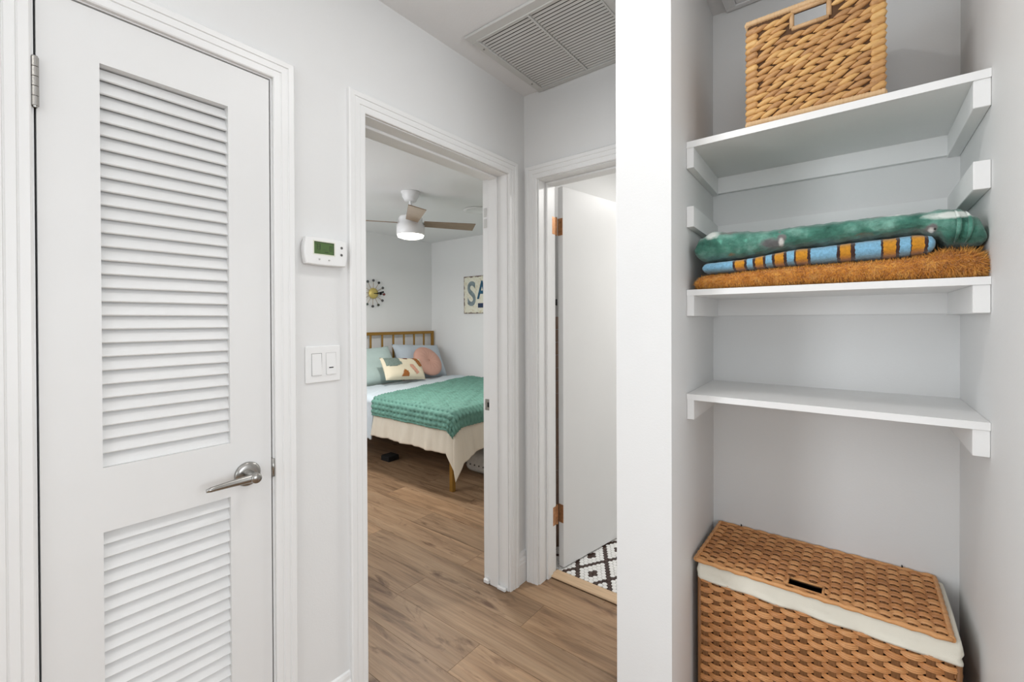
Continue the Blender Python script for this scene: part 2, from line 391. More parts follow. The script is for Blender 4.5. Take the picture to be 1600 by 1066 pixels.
# trim 2: bedroom doorway
t2 = thing('trim_2', (XW, 1.27, 0), 'white moulded casing around the open bedroom doorway', 'door frame', kind='structure')
casing(t2, .880, 1.6645, 2.016, mpL, .064)
JL, JR, JT = .8845, 1.6605, 2.0125
MB().box((XB, D2[0], 0), (XW-.0005, JL, D2[2])).box((XB, JR, 0), (XW-.0005, D2[1], D2[2])).box((XB, JL, JT), (XW-.0005, JR, D2[2])).build('jamb', M['trim'], t2)
MB().box((-1.443, JL, 0), (-1.390, JL+.011, JT), c=.002).box((-1.443, JR-.011, 0), (-1.390, JR, JT), c=.002).box((-1.443, JL+.011, JT-.011), (-1.390, JR-.011, JT), c=.002).build('door_stop', M['trim'], t2)
o = MB().box((-1.4765, JR-.0015, .862), (-1.437, JR, .918), c=.0005).build('strike_plate', M['chrome'], t2)
MB().box((-1.462, JR-.0018, .878), (-1.448, JR-.0012, .902)).build('latch_hole', M['dark'], o)
for z in (1.795, 1.850):
    MB().box((-1.480, JR-.004, z-.022), (-1.464, JR, z+.022), c=.001).build('painted_hinge_plate', M['grille'], t2)
MB().box((-1.392, JR-.019, 0), (-1.340, JR-.001, .018), c=.004).build('shoe_block', M['trim'], t2)
MB().box((-1.480, JR-.019, 0), (-1.446, JR-.001, .022), c=.004).build('shoe_block', M['trim'], t2)
# bedroom side casing
mpR = lambda a, z, d: Vector((XB-d, a, z))
casing(t2, .880, 1.6645, 2.016, mpR, .064)
# trim 3: bathroom doorway
t3 = thing('trim_3', (-.93, YB, 0), 'white moulded casing around the bathroom doorway', 'door frame', kind='structure')
casing(t3, -1.250, -.640, 2.008, mpB, .066, (1, 0))
MB().box((B1[0], YB+.0005, 0), (-1.244, YBB, B1[2])).box((-.637, YB+.0005, 0), (B1[1], YBB, B1[2])).box((-1.244, YB+.0005, 2.0045), (-.637, YBB, B1[2])).build('jamb', M['trim'], t3)
MB().box((-1.244, 1.858, 0), (-1.233, 1.905, 2.0045), c=.002).box((-1.233, 1.858, 1.9935), (-.648, 1.905, 2.0045), c=.002).box((-.648, 1.858, 0), (-.637, 1.905, 2.0045), c=.002).build('door_stop', M['trim'], t3)
# baseboards
def baseboard(name, a0, a1, mp, label):
    pr = [(0, 0), (.014, 0), (.014, .098), (.011, .102), (.0135, .106), (.0125, .118), (.008, .126), (.008, .138), (.005, .148), (0, .152)]
    g = MB(); g.grid([[mp(a0, z, d), mp(a1, z, d)] for d, z in pr], False)
    g.f.append([2*i for i in range(len(pr))]); g.f.append([2*i+1 for i in range(len(pr))]); g.sm += [False, False]
    struct(g.build(name, M['trim']), label, 'baseboard')
baseboard('baseboard_left', .6385, .8155, mpL, 'white moulded baseboard under the thermostat wall')
baseboard('baseboard_corner', 1.729, YB, mpL, 'short white baseboard in the hall corner')
baseboard('baseboard_left_front', -3.2, .047, mpL, 'white baseboard left of the closet door')
baseboard('baseboard_bedroom_back', .8, YR, lambda a, z, d: Vector((XR+d, a, z)), 'white baseboard behind the bed')
baseboard('baseboard_bedroom_right', XR+.015, XB, lambda a, z, d: Vector((a, YR-d, z)), 'white baseboard under the rusty sign')
# ------------------------------------------------------------------ door 1: louvred closet door
DY0, DY1, DT = .1141, .5715, 2.0015
P0, P1 = .2113, .4668
zU1, zU0, zL1 = H+.579, H-.327, H-.472
d1 = thing('door_1', (XW-.018, .343, .01), 'narrow white closet door with two louvred panels', 'door', kind='structure')
f0, f1 = XW-.036, XW-.001
for a, b_ in ((DY0, P0), (P1, DY1)): MB().box((f0, a, .012), (f1, b_, DT)).build('stile', M['door'], d1)
for a, b_ in ((.012, .135), (zL1, zU0), (zU1, DT)): MB().box((f0, P0, a), (f1, P1, b_)).build('rail', M['door'], d1)
pit = .0308
# slat: lower edge forward, upper edge back
a_ = math.atan2(.0175, .0322); L_ = math.hypot(.0175, .0322); th_ = .006
ux, uz = -math.sin(a_), math.cos(a_); nx, nz = uz, -ux
def slatpt(s_, n_): return (ux*s_+nx*n_, uz*s_+nz*n_)
sp = []
for s_, n_ in ((0, -.001), (.001, 0), (L_-.001, 0), (L_, -.001), (L_, -th_+.001), (L_-.001, -th_), (.001, -th_), (0, -th_+.001)):
    q = slatpt(s_, n_); sp.append((q[0], -(P1-P0)/2, q[1]))
slat = MB().prism(sp, (0, P1-P0, 0)).mesh('slat', M['door'])
for ztop, zbot in ((zU1, zU0), (zL1, .135)):
    n = int(round((ztop-zbot)/pit)); pt = (ztop-zbot)/n
    for i in range(n): piece('slat', slat, d1, (f1-.0065, (P0+P1)/2, zbot+i*pt+.0008), scale=(1, 1, (pt+.0002)/pit if i < n-1 else .86))
MB().box((f0-.004, P0-.01, .13), (f0-.001, P1+.01, zU1+.01)).build('backing_panel', M['door'], d1)
def knuckle(parent, x, y, z0, z1, r, n, mat, name='hinge'):
    g = MB(); h = (z1-z0)/n
    for i in range(n):
        g.lathe([(0, i*h+.0005), (r*.97, i*h+.0005), (r, i*h+.0007), (r, (i+1)*h-.0007), (r*.97, (i+1)*h-.0005), (0, (i+1)*h-.0005)], (x, y, z0), (0, 0, 1), 14, False)
    g.lathe([(r*.55, -.003), (r*.7, 0), (0, z1-z0)], (x, y, z0), (0, 0, 1), 10); g.lathe([(r*.7, 0), (r*.8, .002), (0, .003)], (x, y, z1), (0, 0, 1), 10)
    return g.build(name, mat, parent)
for z0 in (H+.4435, .22):
    knuckle(d1, XW+.0065, .1118, z0, z0+.100, .0062, 5, M['chrome'])
hd = MB(); hc = (XW, .508, H-.4205)
hd.lathe([(.0005, 0), (.033, 0), (.033, .005), (.030, .0085), (.022, .0105), (.014, .011), (.0, .011)], (hc[0]-.001, hc[1], hc[2]), (1, 0, 0), 32)
hnd = hd.build('lever_handle', M['chrome'], d1, label='brushed nickel lever handle')
g = MB(); g.lathe([(.012, 0), (.0115, .030), (.0135, .036), (.0135, .050), (.012, .053), (0, .053)], (hc[0]+.010, hc[1], hc[2]), (1, 0, 0), 20); g.build('neck', M['chrome'], hnd)
g = MB(); rings = []
for k in range(13):
    s = k/12; yv = hc[1]+.012-s*.128; xv = hc[0]+.052-.004*math.sin(s*3.1)+.006*s; hh = .0125*(1-s)+.0062*s; tt = .0085*(1-s)+.005*s
    if k in (0, 12): hh *= .7; tt *= .7
    rings.append([(xv+tt*math.cos(2*math.pi*j/12), yv, hc[2]+hh*math.sin(2*math.pi*j/12)) for j in range(12)])
g.grid(rings, True, False, True); g.f.append(list(range(12))); g.f.append([len(g.v)-1-i for i in range(12)]); g.sm += [False]*2; g.build('lever', M['chrome'], hnd)
g = MB(); g.box((XW-.004, .5722, H-.449), (XW+.001, .5752, H-.392)); g.lathe([(0, 0), (.0045, .001), (.0045, .052), (0, .053)], (XW+.0005, .5768, H-.447), (0, 0, 1), 12); g.build('strike_lip', M['chrome'], t1)
MB().box((XW-.030, .5717, H-.435), (XW-.006, .5745, H-.405)).build('latch_bolt', M['chrome'], d1)
# closet interior behind the door (keeps the gaps dark)
struct(MB().box((-2.12, -.05, 0), (-2.06, .64, 2.3)).box((-2.06, -.05, 0), (XB, 0, 2.3)).box((-2.06, .60, 0), (XB, .64, 2.3)).box((-2.12, -.05, 2.3), (XB, .64, 2.36)).box((-2.12, -.05, -.05), (XB, .64, 0)).build('wall_closet', M['wall']), 'closet enclosure behind the louvred door', 'wall')
# ------------------------------------------------------------------ door 2: bathroom door, ajar
ang = math.radians(10.0); HB = Vector((-1.2555, 1.970, 0))
dv = Vector((math.sin(ang), math.cos(ang), 0)); nv = Vector((math.cos(ang), -math.sin(ang), 0))
MD = Matrix(((nv.x, dv.x, 0, HB.x), (nv.y, dv.y, 0, HB.y), (0, 0, 1, 0), (0, 0, 0, 1)))
d2 = thing('door_2', (HB.x, HB.y, .012), 'plain white bathroom door standing open on brass hinges', 'door', kind='structure')
MB().box((0, .018, .014), (.035, .640, 2.010), MD, c=.0015).build('slab', M['door'], d2)
for z0, z1 in ((H+.4465, H+.5375), (H-1.062, H-.965)):
    k = knuckle(d2, -1.2455, 1.9605, z0, z1, .006, 5, M['brass'])
    MB().box((-1.2445, 1.912, z0+.001), (-1.2425, 1.957, z1-.001)).build('jamb_leaf', M['brass'], k)
    MB().box((.001, .016, z0+.001), (.033, .0185, z1-.001), MD).build('door_leaf', M['brass'], k)
    sg = MB()
    for q in (.18, .5, .82):
        for xx_ in (.009, .024): sg.lathe([(.0035, 0), (.003, .001), (0, .0012)], MD @ Vector((xx_, .0162, z0+(z1-z0)*q)), -dv, 8)
    sg.build('screw_heads', M['brass'], k)
hk = MB().box((XB+.1, 2.09, 1.395), (XB+.135, 2.13, 1.43)).box((XB+.1, 2.102, 1.37), (XB+.108, 2.118, 1.45)).build('towel_hook', M['black'])
tag(hk, 'small black hook on the bathroom wall behind the door hinge', 'hook')
# ------------------------------------------------------------------ ceiling return grille
gx0, gx1, gy0, gy1 = -1.236, -.675, 1.272, 1.797
gr = thing('return_air_grille', ((gx0+gx1)/2, (gy0+gy1)/2, CH-.014), 'pale grey louvred return air grille on the hall ceiling', 'grille')
g = MB(); ix0, ix1, iy0, iy1 = -1.200, -.712, 1.315, 1.765
for a, b_ in (((gx0, gy0), (gx1, iy0)), ((gx0, iy1), (gx1, gy1)), ((gx0, iy0), (ix0, iy1)), ((ix1, iy0), (gx1, iy1))):
    g.box((a[0], a[1], CH-.012), (b_[0], b_[1], CH-.001), c=.002)
g.build('frame', M['grille'], gr)
g = MB(); e = .007
for a, b_ in (((ix0-e, iy0-e), (ix1+e, iy0)), ((ix0-e, iy1), (ix1+e, iy1+e)), ((ix0-e, iy0), (ix0, iy1)), ((ix1, iy0), (ix1+e, iy1))):
    g.box((a[0], a[1], CH-.0155), (b_[0], b_[1], CH-.010), c=.001)
g.build('inner_rim', M['grille'], gr)
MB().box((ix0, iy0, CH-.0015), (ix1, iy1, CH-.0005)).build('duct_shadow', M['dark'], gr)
xm = -.956
MB().box((xm-.004, iy0, CH-.0155), (xm+.004, iy1, CH-.001), c=.001).build('divider', M['grille'], gr)
ns = 26; py_ = (iy1-iy0)/ns
for (a, b_) in ((ix0, xm-.004), (xm+.004, ix1)):
    sm_ = MB().prism([(-.5, .0046, -.0018), (-.5, .0042, -.0024), (-.5, -.0046, .0014), (-.5, -.0042, .0020)], (1, 0, 0)).mesh('louver_slat', M['grille'])
    for i in range(ns): piece('louver_slat', sm_, gr, ((a+b_)/2, iy0+(i+.5)*py_, CH-.0083), scale=(b_-a-.001, 1, 1))
for sx, sy in ((-1.218, 1.37), (-1.218, 1.71), (-.694, 1.37), (-.694, 1.71)):
    MB().lathe([(.005, 0), (.004, .0022), (0, .003)], (sx, sy, CH-.0118), (0, 0, -1), 10).build('screw', M['chrome'], gr)
# recessed lamp that lights the hall (just out of frame)
rl = thing('hall_ceiling_lamp', (LAMP[0], LAMP[1], CH-.02), 'round flush ceiling lamp lighting the hall', 'lamp')
MB().lathe([(.060, .0), (.085, .002), (.090, .012), (.090, .0195), (0, .0195)], (LAMP[0], LAMP[1], CH-.02), (0, 0, 1), 36).build('trim_ring', M['plastic'], rl)
MB().lathe([(.0, .0), (.060, 0)], (LAMP[0], LAMP[1], CH-.0195), (0, 0, 1), 36).build('lens', M['lens'], rl)
for nm, lx, ly, rr, lb in (('living_fill_lamp', -.2, -.9, .11, 'round flush fill lamp added in the unseen living area'), ('bathroom_ceiling_lamp', -.40, 3.15, .14, 'round flush ceiling lamp in the bathroom')):  # discs added to go with the area lights; neither fixture is in view
    q = thing(nm, (lx, ly, CH-.02), lb, 'lamp')
    MB().lathe([(rr, .0), (rr+.03, .004), (rr+.03, .0195), (0, .0195)], (lx, ly, CH-.02), (0, 0, 1), 32).build('trim_ring', M['plastic'], q)
    MB().lathe([(.0, .0), (rr, 0)], (lx, ly, CH-.0195), (0, 0, 1), 32).build('lens', M['lens'], q)
# attic hatch in the niche ceiling
ah = thing('attic_hatch', (-.09, 1.52, CH-.012), 'pale framed hatch in the ceiling above the linen niche', 'hatch')
hx0, hx1, hy0, hy1 = -.382, .20, 1.30, 1.762
g = MB()
for a, b_ in (((hx0, hy0), (hx1, hy0+.035)), ((hx0, hy1-.022), (hx1, hy1)), ((hx0, hy0+.035), (hx0+.035, hy1-.022)), ((hx1-.035, hy0+.035), (hx1, hy1-.022))): g.box((a[0], a[1], CH-.012), (b_[0], b_[1], CH-.001), c=.002)
g.build('frame', M['ceil'], ah)
MB().box((hx0+.037, hy0+.037, CH-.007), (hx1-.037, hy1-.024, CH-.001)).build('panel', M['ceil'], ah)
# ------------------------------------------------------------------ thermostat and switch on the left wall
XF = XW+.030
th = thing('thermostat', (XW, .727, H+.175), 'white wall thermostat with green display', 'thermostat')
def tpt(x, y, d=0.030): return pl(x, y, 0, XW+d)
cy_, cz_, hw, hh = .7275, H+.2165, .0685, .0405
def outline(k, hwk, hhk):
    pts = []
    for i in range(10):
        a = -1+2*i/9; pts.append((cy_+hwk-.004+ .0065*(1-a*a), cz_+a*hhk))
    for i in range(10):
        a = 1-2*i/9; pts.append((cy_+a*(hwk-.004), cz_+hhk+.0022*(1-a*a)))
    for i in range(10):
        a = 1-2*i/9; pts.append((cy_-hwk+.004-.0065*(1-a*a), cz_+a*hhk))
    for i in range(10):
        a = -1+2*i/9; pts.append((cy_+a*(hwk-.004), cz_-hhk-.0022*(1-a*a)))
    return pts
g = MB(); rings = [[(XW+d_, a, b_) for a, b_ in outline(0, hw-q, hh-q)] for d_, q in ((0, .004), (.010, .003), (.012, .0), (.026, 0), (.0295, .002), (.030, .0045))]
g.grid(rings, False, False, True); n = 40; g.f.append([len(g.v)-n+i for i in range(n)]); g.sm.append(False); g.build('case', M['plastic'], th)
a = tpt(490.8, 376.5, .0305); b_ = tpt(522.2, 400.6, .0305)
ly0, ly1, lz1, lz0 = a.y, b_.y, a.z, b_.z+.002
M['lcd'] = plain('green_lcd', (80, 106, 60), .25); M['lcddk'] = plain('lcd_segments_and_shade', (26, 36, 20), .4)
M['lcdrim'] = plain('lcd_bezel', (222, 224, 208), .4)
g = MB(); q = .003
g.box((XF-.0005, ly0-q, lz0-q), (XF+.0008, ly1+q, lz0)).box((XF-.0005, ly0-q, lz1), (XF+.0008, ly1+q, lz1+q)).box((XF-.0005, ly0-q, lz0), (XF+.0008, ly0, lz1)).box((XF-.0005, ly1, lz0), (XF+.0008, ly1+q, lz1)); g.build('display_bezel', M['lcdrim'], th)
lcd = MB().box((XF-.001, ly0, lz0), (XF+.0002, ly1, lz1)).build('display', M['lcd'], th)
SEG = {'7': 'abc', '3': 'abgcd', '0': 'abcdef'}
def seven(g, ch, y0, z0, w_, h_, t_):
    r = {'a': (0, h_-t_, w_, h_), 'd': (0, 0, w_, t_), 'g': (0, h_/2-t_/2, w_, h_/2+t_/2), 'b': (w_-t_, h_/2, w_, h_), 'c': (w_-t_, 0, w_, h_/2), 'e': (0, 0, t_, h_/2), 'f': (0, h_/2, t_, h_)}
    for s in SEG[ch]:
        u0, v0, u1, v1 = r[s]; g.box((XF, y0+u0, z0+v0), (XF+.0005, y0+u1, z0+v1))
g = MB(); W_ = ly1-ly0; Hh = lz1-lz0
seven(g, '7', ly0+.05*W_, lz0+.36*Hh, .115*W_, .46*Hh, .0013); seven(g, '3', ly0+.19*W_, lz0+.36*Hh, .115*W_, .46*Hh, .0013)
seven(g, '0', ly0+.77*W_, lz0+.30*Hh, .11*W_, .42*Hh, .0011)
g.box((XF, ly0+.52*W_, lz0+.17*Hh), (XF+.0005, ly0+.70*W_, lz0+.22*Hh)); g.box((XF, ly0+.44*W_, lz0+.37*Hh), (XF+.0005, ly0+.62*W_, lz0+.39*Hh))
g.box((XF, ly0, lz1-.0022), (XF+.0004, ly1, lz1)).box((XF, ly1-.002, lz0), (XF+.0004, ly1, lz1-.0022)); g.build('digits_and_bezel_shade', M['lcddk'], lcd)  # top and right strips: the bezel's shade put in as dark colour
M['btn'] = plain('grey_button', (196, 196, 194), .4); M['btnd'] = plain('dark_button_ring', (120, 120, 118), .4)
for x, y in ((533.7, 388), (533.5, 399)):
    c = tpt(x, y); o = MB().lathe([(.0042, -.001), (.0042, .0012), (.0028, .0016), (.0028, .0010), (0, .0010)], (XF, c.y, c.z), (1, 0, 0), 18).build('round_button', M['btnd'], th)
    MB().prism([(XF+.0012, c.y-.0015, c.z-.001), (XF+.0012, c.y+.0015, c.z-.001), (XF+.0012, c.y, c.z+.0016)], (.0006, 0, 0)).build('arrow', M['dark'], o)
for x, y in ((499, 405), (514.3, 407)):
    c = tpt(x, y); MB().lathe([(.0030, -.001), (.0028, .0018), (.002, .0028), (0, .003)], (XF, c.y, c.z), (1, 0, 0), 16).build('button', M['btn'], th)
sw = thing('light_switch', (XW, .728, H-.19), 'white two-gang light switch plate below the thermostat', 'light switch')
s0, s1, z1_, z0_ = .6705, .7862, H-.0755, H-.191
MB().box((XW, s0, z0_), (XW+.0065, s1, z1_), c=.003).build('wall_plate', M['plastic'], sw)
def rocker(xa, ya, xb, yb, slit):
    a = tpt(xa, ya, .0065); b_ = tpt(xb, yb, .0065); cy0, cy1 = a.y, b_.y; zz1 = max(a.z, b_.z); zz0 = zz1-.067
    g = MB(); e = .0012; x0 = XW+.0066
    for q in ((cy0-e, cy0, zz0-e, zz1+e), (cy1, cy1+e, zz0-e, zz1+e), (cy0, cy1, zz0-e, zz0), (cy0, cy1, zz1, zz1+e)): g.box((XW+.0055, q[0], q[2]), (x0, q[1], q[3]))
    g.build('rocker_gap', M['btnd'] if not slit else M['btn'], sw)
    r = MB().add([(XW+.0055, cy0, zz0), (XW+.0055, cy1, zz0), (XW+.0055, cy1, zz1), (XW+.0055, cy0, zz1), (XW+.0105, cy0+.0005, zz0), (XW+.0105, cy1-.0005, zz0), (XW+.0070, cy1-.0005, zz1), (XW+.0070, cy0+.0005, zz1)],
                 [(0, 3, 2, 1), (4, 5, 6, 7), (0, 1, 5, 4), (1, 2, 6, 5), (2, 3, 7, 6), (3, 0, 4, 7)]).build('rocker', M['plastic'], sw)
    if slit: MB().box((XW+.0085, cy0+.008, zz0+.0195), (XW+.0103, cy1-.010, zz0+.0225)).build('indicator_slit', M['dark'], r)
rocker(487.2, 553.5, 502.6, 586, False); rocker(509.6, 552, 524.8, 584, True)
# ------------------------------------------------------------------ niche shelves
SF = 1.385; SL, SRt = -.4135, .2225
def shelf(name, zt, zb, cz0, back, label, board=True):
    t = thing(name, ((SL+SRt)/2, 1.57, cz0), label, 'shelf' if board else 'shelf cleat', 'shelves in the linen niche')
    if board: MB().add([(SL, SF, zb), (SRt, SF, zb), (SRt, NB, zb), (nlx(NB), NB, zb), (SL, SF, zt), (SRt, SF, zt), (SRt, NB, zt), (nlx(NB), NB, zt)], [(0, 3, 2, 1), (4, 5, 6, 7), (0, 1, 5, 4), (1, 2, 6, 5), (2, 3, 7, 6), (3, 0, 4, 7)]).build('board', M['shelf'], t)
    f = SF+.003
    MB().add([(SL, f, cz0), (SL+.0205, f, cz0), (nlx(NB)+.0205, NB, cz0), (nlx(NB), NB, cz0), (SL, f, zb), (SL+.0205, f, zb), (nlx(NB)+.0205, NB, zb), (nlx(NB), NB, zb)], [(0, 3, 2, 1), (4, 5, 6, 7), (0, 1, 5, 4), (1, 2, 6, 5), (2, 3, 7, 6), (3, 0, 4, 7)]).build('side_cleat', M['shelf'], t)
    MB().box((SRt-.0275, f, cz0), (SRt, NB, zb), c=.0012).build('side_cleat', M['shelf'], t)
    if back: MB().box((nlx(NB)+.0205, NB-.019, cz0+.003), (SRt-.0275, NB, zb)).build('back_cleat', M['shelf'], t)
    return t
shelf('niche_shelf', H+.540, H+.521, H+.461, True, 'topmost white shelf board holding the square wicker basket')
shelf('shelf_cleat', 0, H+.345, H+.283, True, 'white cleats without a board above the folded blankets', False)
shelf('niche_shelf', H+.0925, H+.0750, H+.0135, True, 'middle white shelf board carrying three folded blankets')
shelf('niche_shelf', H-.2235, H-.2410, H-.300, False, 'empty white shelf board above the hamper')

# ------------------------------------------------------------------ water hyacinth basket
bx0, bx1, by0, by1, bz0, bh = -.2545, .0515, 1.389, 1.69, H+.541, .288
bk = thing('wicker_basket', ((bx0+bx1)/2, (by0+by1)/2, bz0), 'square tan woven basket with cut-out handle on the top shelf', 'basket')
hx0_, hx1_, hz0_, hz1_ = -.139, -.066, H+.780, H+.815
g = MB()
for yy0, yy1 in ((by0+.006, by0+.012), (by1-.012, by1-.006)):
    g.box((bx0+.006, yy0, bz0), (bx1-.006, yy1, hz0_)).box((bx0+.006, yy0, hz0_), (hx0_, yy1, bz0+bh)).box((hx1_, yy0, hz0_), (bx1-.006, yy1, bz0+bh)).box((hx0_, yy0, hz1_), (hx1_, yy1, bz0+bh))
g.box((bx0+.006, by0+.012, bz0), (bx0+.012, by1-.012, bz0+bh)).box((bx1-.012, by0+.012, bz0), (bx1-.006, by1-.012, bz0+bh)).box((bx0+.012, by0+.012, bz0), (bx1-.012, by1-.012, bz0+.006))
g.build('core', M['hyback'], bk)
def loz(L, Wd, T, n=7, k=8, pw=2.1):
    g = MB(); rings = []
    for i in range(n):
        s = -1+2*i/(n-1); r = max(.03, (1-abs(s)**pw))**.8
        off = .10*Wd*math.sin(s*2)
        rings.append([(s*L/2, T*r*math.sin(2*math.pi*j/k)*.5, Wd*r*math.cos(2*math.pi*j/k)*.5+off) for j in range(k)])
    g.grid(rings, True, False, True); return g
rowp = .0172; nrow = int((bh-.030)/rowp); colp = .0300
lm = [loz(.047*q, .0158, .015).mesh('strand', M['hyacinth']) for q in (.95, 1.0, 1.08)]
edge = loz(.034, .0195, .016, 9, 8, 7).mesh('edge_strand', M['hyacinth'])
rnd = random.Random(3)
for r in range(nrow):
    z = bz0+.024+r*rowp
    x = bx0+.030+((r*.37) % 1)*colp
    while x < bx1-.026:
        if not (hx0_-.020 < x < hx1_+.020 and z > hz0_-.012):
            piece('strand', rnd.choice(lm), bk, (x+rnd.uniform(-.002, .002), by0+.004+rnd.uniform(-.0015, .0015), z+rnd.uniform(-.0015, .0015)), (rnd.uniform(-.2, .2), -math.radians(rnd.uniform(7, 19)), rnd.uniform(-.06, .06)))
        x += colp
    for xs in (bx0+.0165, bx1-.0165):
        piece('edge_strand', edge, bk, (xs+rnd.uniform(-.001, .001), by0+.006, z), (rnd.uniform(-.2, .2), rnd.uniform(-.08, .08)+(-.12 if xs > -.1 else .05), .12 if xs > -.1 else -.12))
# other three sides: same strands joined
g = MB(); pr = loz(.047, .0158, .013)
def side(face):
    for r in range(nrow):
        z = bz0+.024+r*rowp; a = (0.024+((r*.37) % 1)*colp); Lm = (by1-by0) if face != 'back' else (bx1-bx0)
        while a < Lm-.026:
            T_ = Matrix.Rotation(-math.radians(13), 4, 'Y')
            if face == 'back':
                if not (hx0_-.02 < bx0+a < hx1_+.02 and z > hz0_-.012): g.add(pr.v, pr.f, True, Matrix.Translation((bx0+a, by1-.004, z)) @ T_)
            else:
                xx_ = bx1-.008 if face == 'right' else bx0+.008
                g.add(pr.v, pr.f, True, Matrix.Translation((xx_, by0+a, z)) @ Matrix.Rotation(math.pi/2, 4, 'Z') @ T_)
            a += colp
for fc in ('right', 'left', 'back'): side(fc)
g.build('side_weave', M['hyacinth'], bk, kind='stuff')
g = MB()
for yy0 in (by0+.006, by1-.006):
    n_ = 110
    for zc_, rr_ in ((bz0+bh+.001, .0078), (bz0+.0085, .0078)):
        g.tube([(bx0+.003+k*(bx1-bx0-.006)/n_, yy0, zc_) for k in range(n_+1)], [rr_+.0007*math.sin(k*2.4)+rnd.uniform(-.0003, .0003) for k in range(n_+1)], 10)
for xx_ in (bx0+.006, bx1-.006):
    g.tube([(xx_, by0+.004, bz0+bh), (xx_, (by0+by1)/2, bz0+bh-.004), (xx_, by1-.004, bz0+bh)], .008, 8); g.tube([(xx_, by0+.006, bz0+.008), (xx_, by1-.006, bz0+.008)], .007, 8)
g.build('rim_wrap', M['hyrim'], bk, kind='stuff')
for yy0 in (by0+.006, by1-.006):
    g = MB()
    for a, b_ in (((hx0_-.004, hz0_-.003), (hx0_-.004, hz1_+.004)), ((hx1_+.004, hz0_-.003), (hx1_+.004, hz1_+.004)), ((hx0_-.004, hz0_-.004), (hx1_+.004, hz0_-.004)), ((hx0_-.006, hz1_+.005), (hx1_+.006, hz1_+.005))):
        g.tube([(a[0], yy0, a[1]), (b_[0], yy0, b_[1])], .0058, 8)
    g.build('handle_edge', M['hyrim'], bk)

# ------------------------------------------------------------------ rattan hamper
hp = thing('laundry_hamper', (-.105, 1.60, 0), 'brown woven rattan hamper with cream liner on the niche floor', 'hamper')
hX0, hX1, hY0, hY1, hZ = -.394, .183, 1.450, 1.748, .508
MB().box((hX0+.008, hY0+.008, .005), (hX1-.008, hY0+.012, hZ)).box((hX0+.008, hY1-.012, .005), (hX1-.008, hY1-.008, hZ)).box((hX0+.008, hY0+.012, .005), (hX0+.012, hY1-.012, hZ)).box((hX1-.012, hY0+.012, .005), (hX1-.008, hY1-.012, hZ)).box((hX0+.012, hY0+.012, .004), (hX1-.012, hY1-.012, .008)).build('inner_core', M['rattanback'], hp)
def weave(parent, O, U, V, Nn, Wd, Ht, ns, nr, hole=None, amp=.0052):
    O, U, V, Nn = Vector(O), Vector(U), Vector(V), Vector(Nn); pu = Wd/ns; pv = Ht/nr
    for i in range(ns):
        u = (i+.5)*pu; w_ = pu*.27
        g = MB(); prof = [(-w_, -.0008), (-w_*.75, .0012), (-w_*.35, .0012), (0, -.0004), (w_*.35, .0012), (w_*.75, .0012), (w_, -.0008)]
        segs = [(0.0, Ht)]
        if hole and hole[0]-w_ < u < hole[1]+w_: segs = [(0.0, hole[2]), (hole[3], Ht)]
        for a, b_ in segs:
            g.grid([[O+U*(u+du)+V*v_+Nn*dn for v_ in (a, b_)] for du, dn in prof], True)
        g.build('stake', M['stake'], parent)
    for j in range(nr):
        vc = (j+.5)*pv; segs = [(0.0, Wd)]
        if hole and hole[2]-pv*.45 < vc < hole[3]+pv*.45: segs = [(0.0, hole[0]), (hole[1], Wd)]
        g = MB(); hb = pv*.52
        prof = []
        for q in range(13):
            s = -1+2*q/12; prof.append((s*hb, .0036*abs(math.sin((s+1)*math.pi*1.5))**.7-.0024*s*s))
        jit = random.uniform(-.0006, .0006)
        for a, b_ in segs:
            n = max(8, int((b_-a)/pu*7)); pts = []
            for dv_, dn in prof:
                rowpts = []
                for k in range(n+1):
                    u = a+(b_-a)*k/n; c = math.cos(math.pi*(u/pu-.5)+math.pi*j)
                    c = math.copysign(abs(c)**.7, c)
                    pinch = 1-.42*max(0, -c)+.10*math.sin(u*61+j*2.7)
                    rowpts.append(O+U*u+V*(vc+dv_*pinch+jit+.0008*math.sin(u*90+j))+Nn*(dn+amp*c))
                pts.append(rowpts)
            g.grid(pts, True)
        g.build('weaver', M['rattan'], parent)
weave(hp, (hX0, hY0, .006), (1, 0, 0), (0, 0, 1), (0, -1, 0), hX1-hX0, hZ-.006, 18, 33)
weave(hp, (hX1, hY0, .006), (0, 1, 0), (0, 0, 1), (1, 0, 0), hY1-hY0, hZ-.006, 9, 33)
weave(hp, (hX0, hY1, .006), (0, -1, 0), (0, 0, 1), (-1, 0, 0), hY1-hY0, hZ-.006, 9, 33)
g = MB()
for xx_, yy_ in ((hX0, hY0), (hX1, hY0), (hX0, hY1), (hX1, hY1)): g.tube([(xx_, yy_, .002), (xx_, yy_, hZ)], .006, 10)
g.build('corner_post', M['stake'], hp)
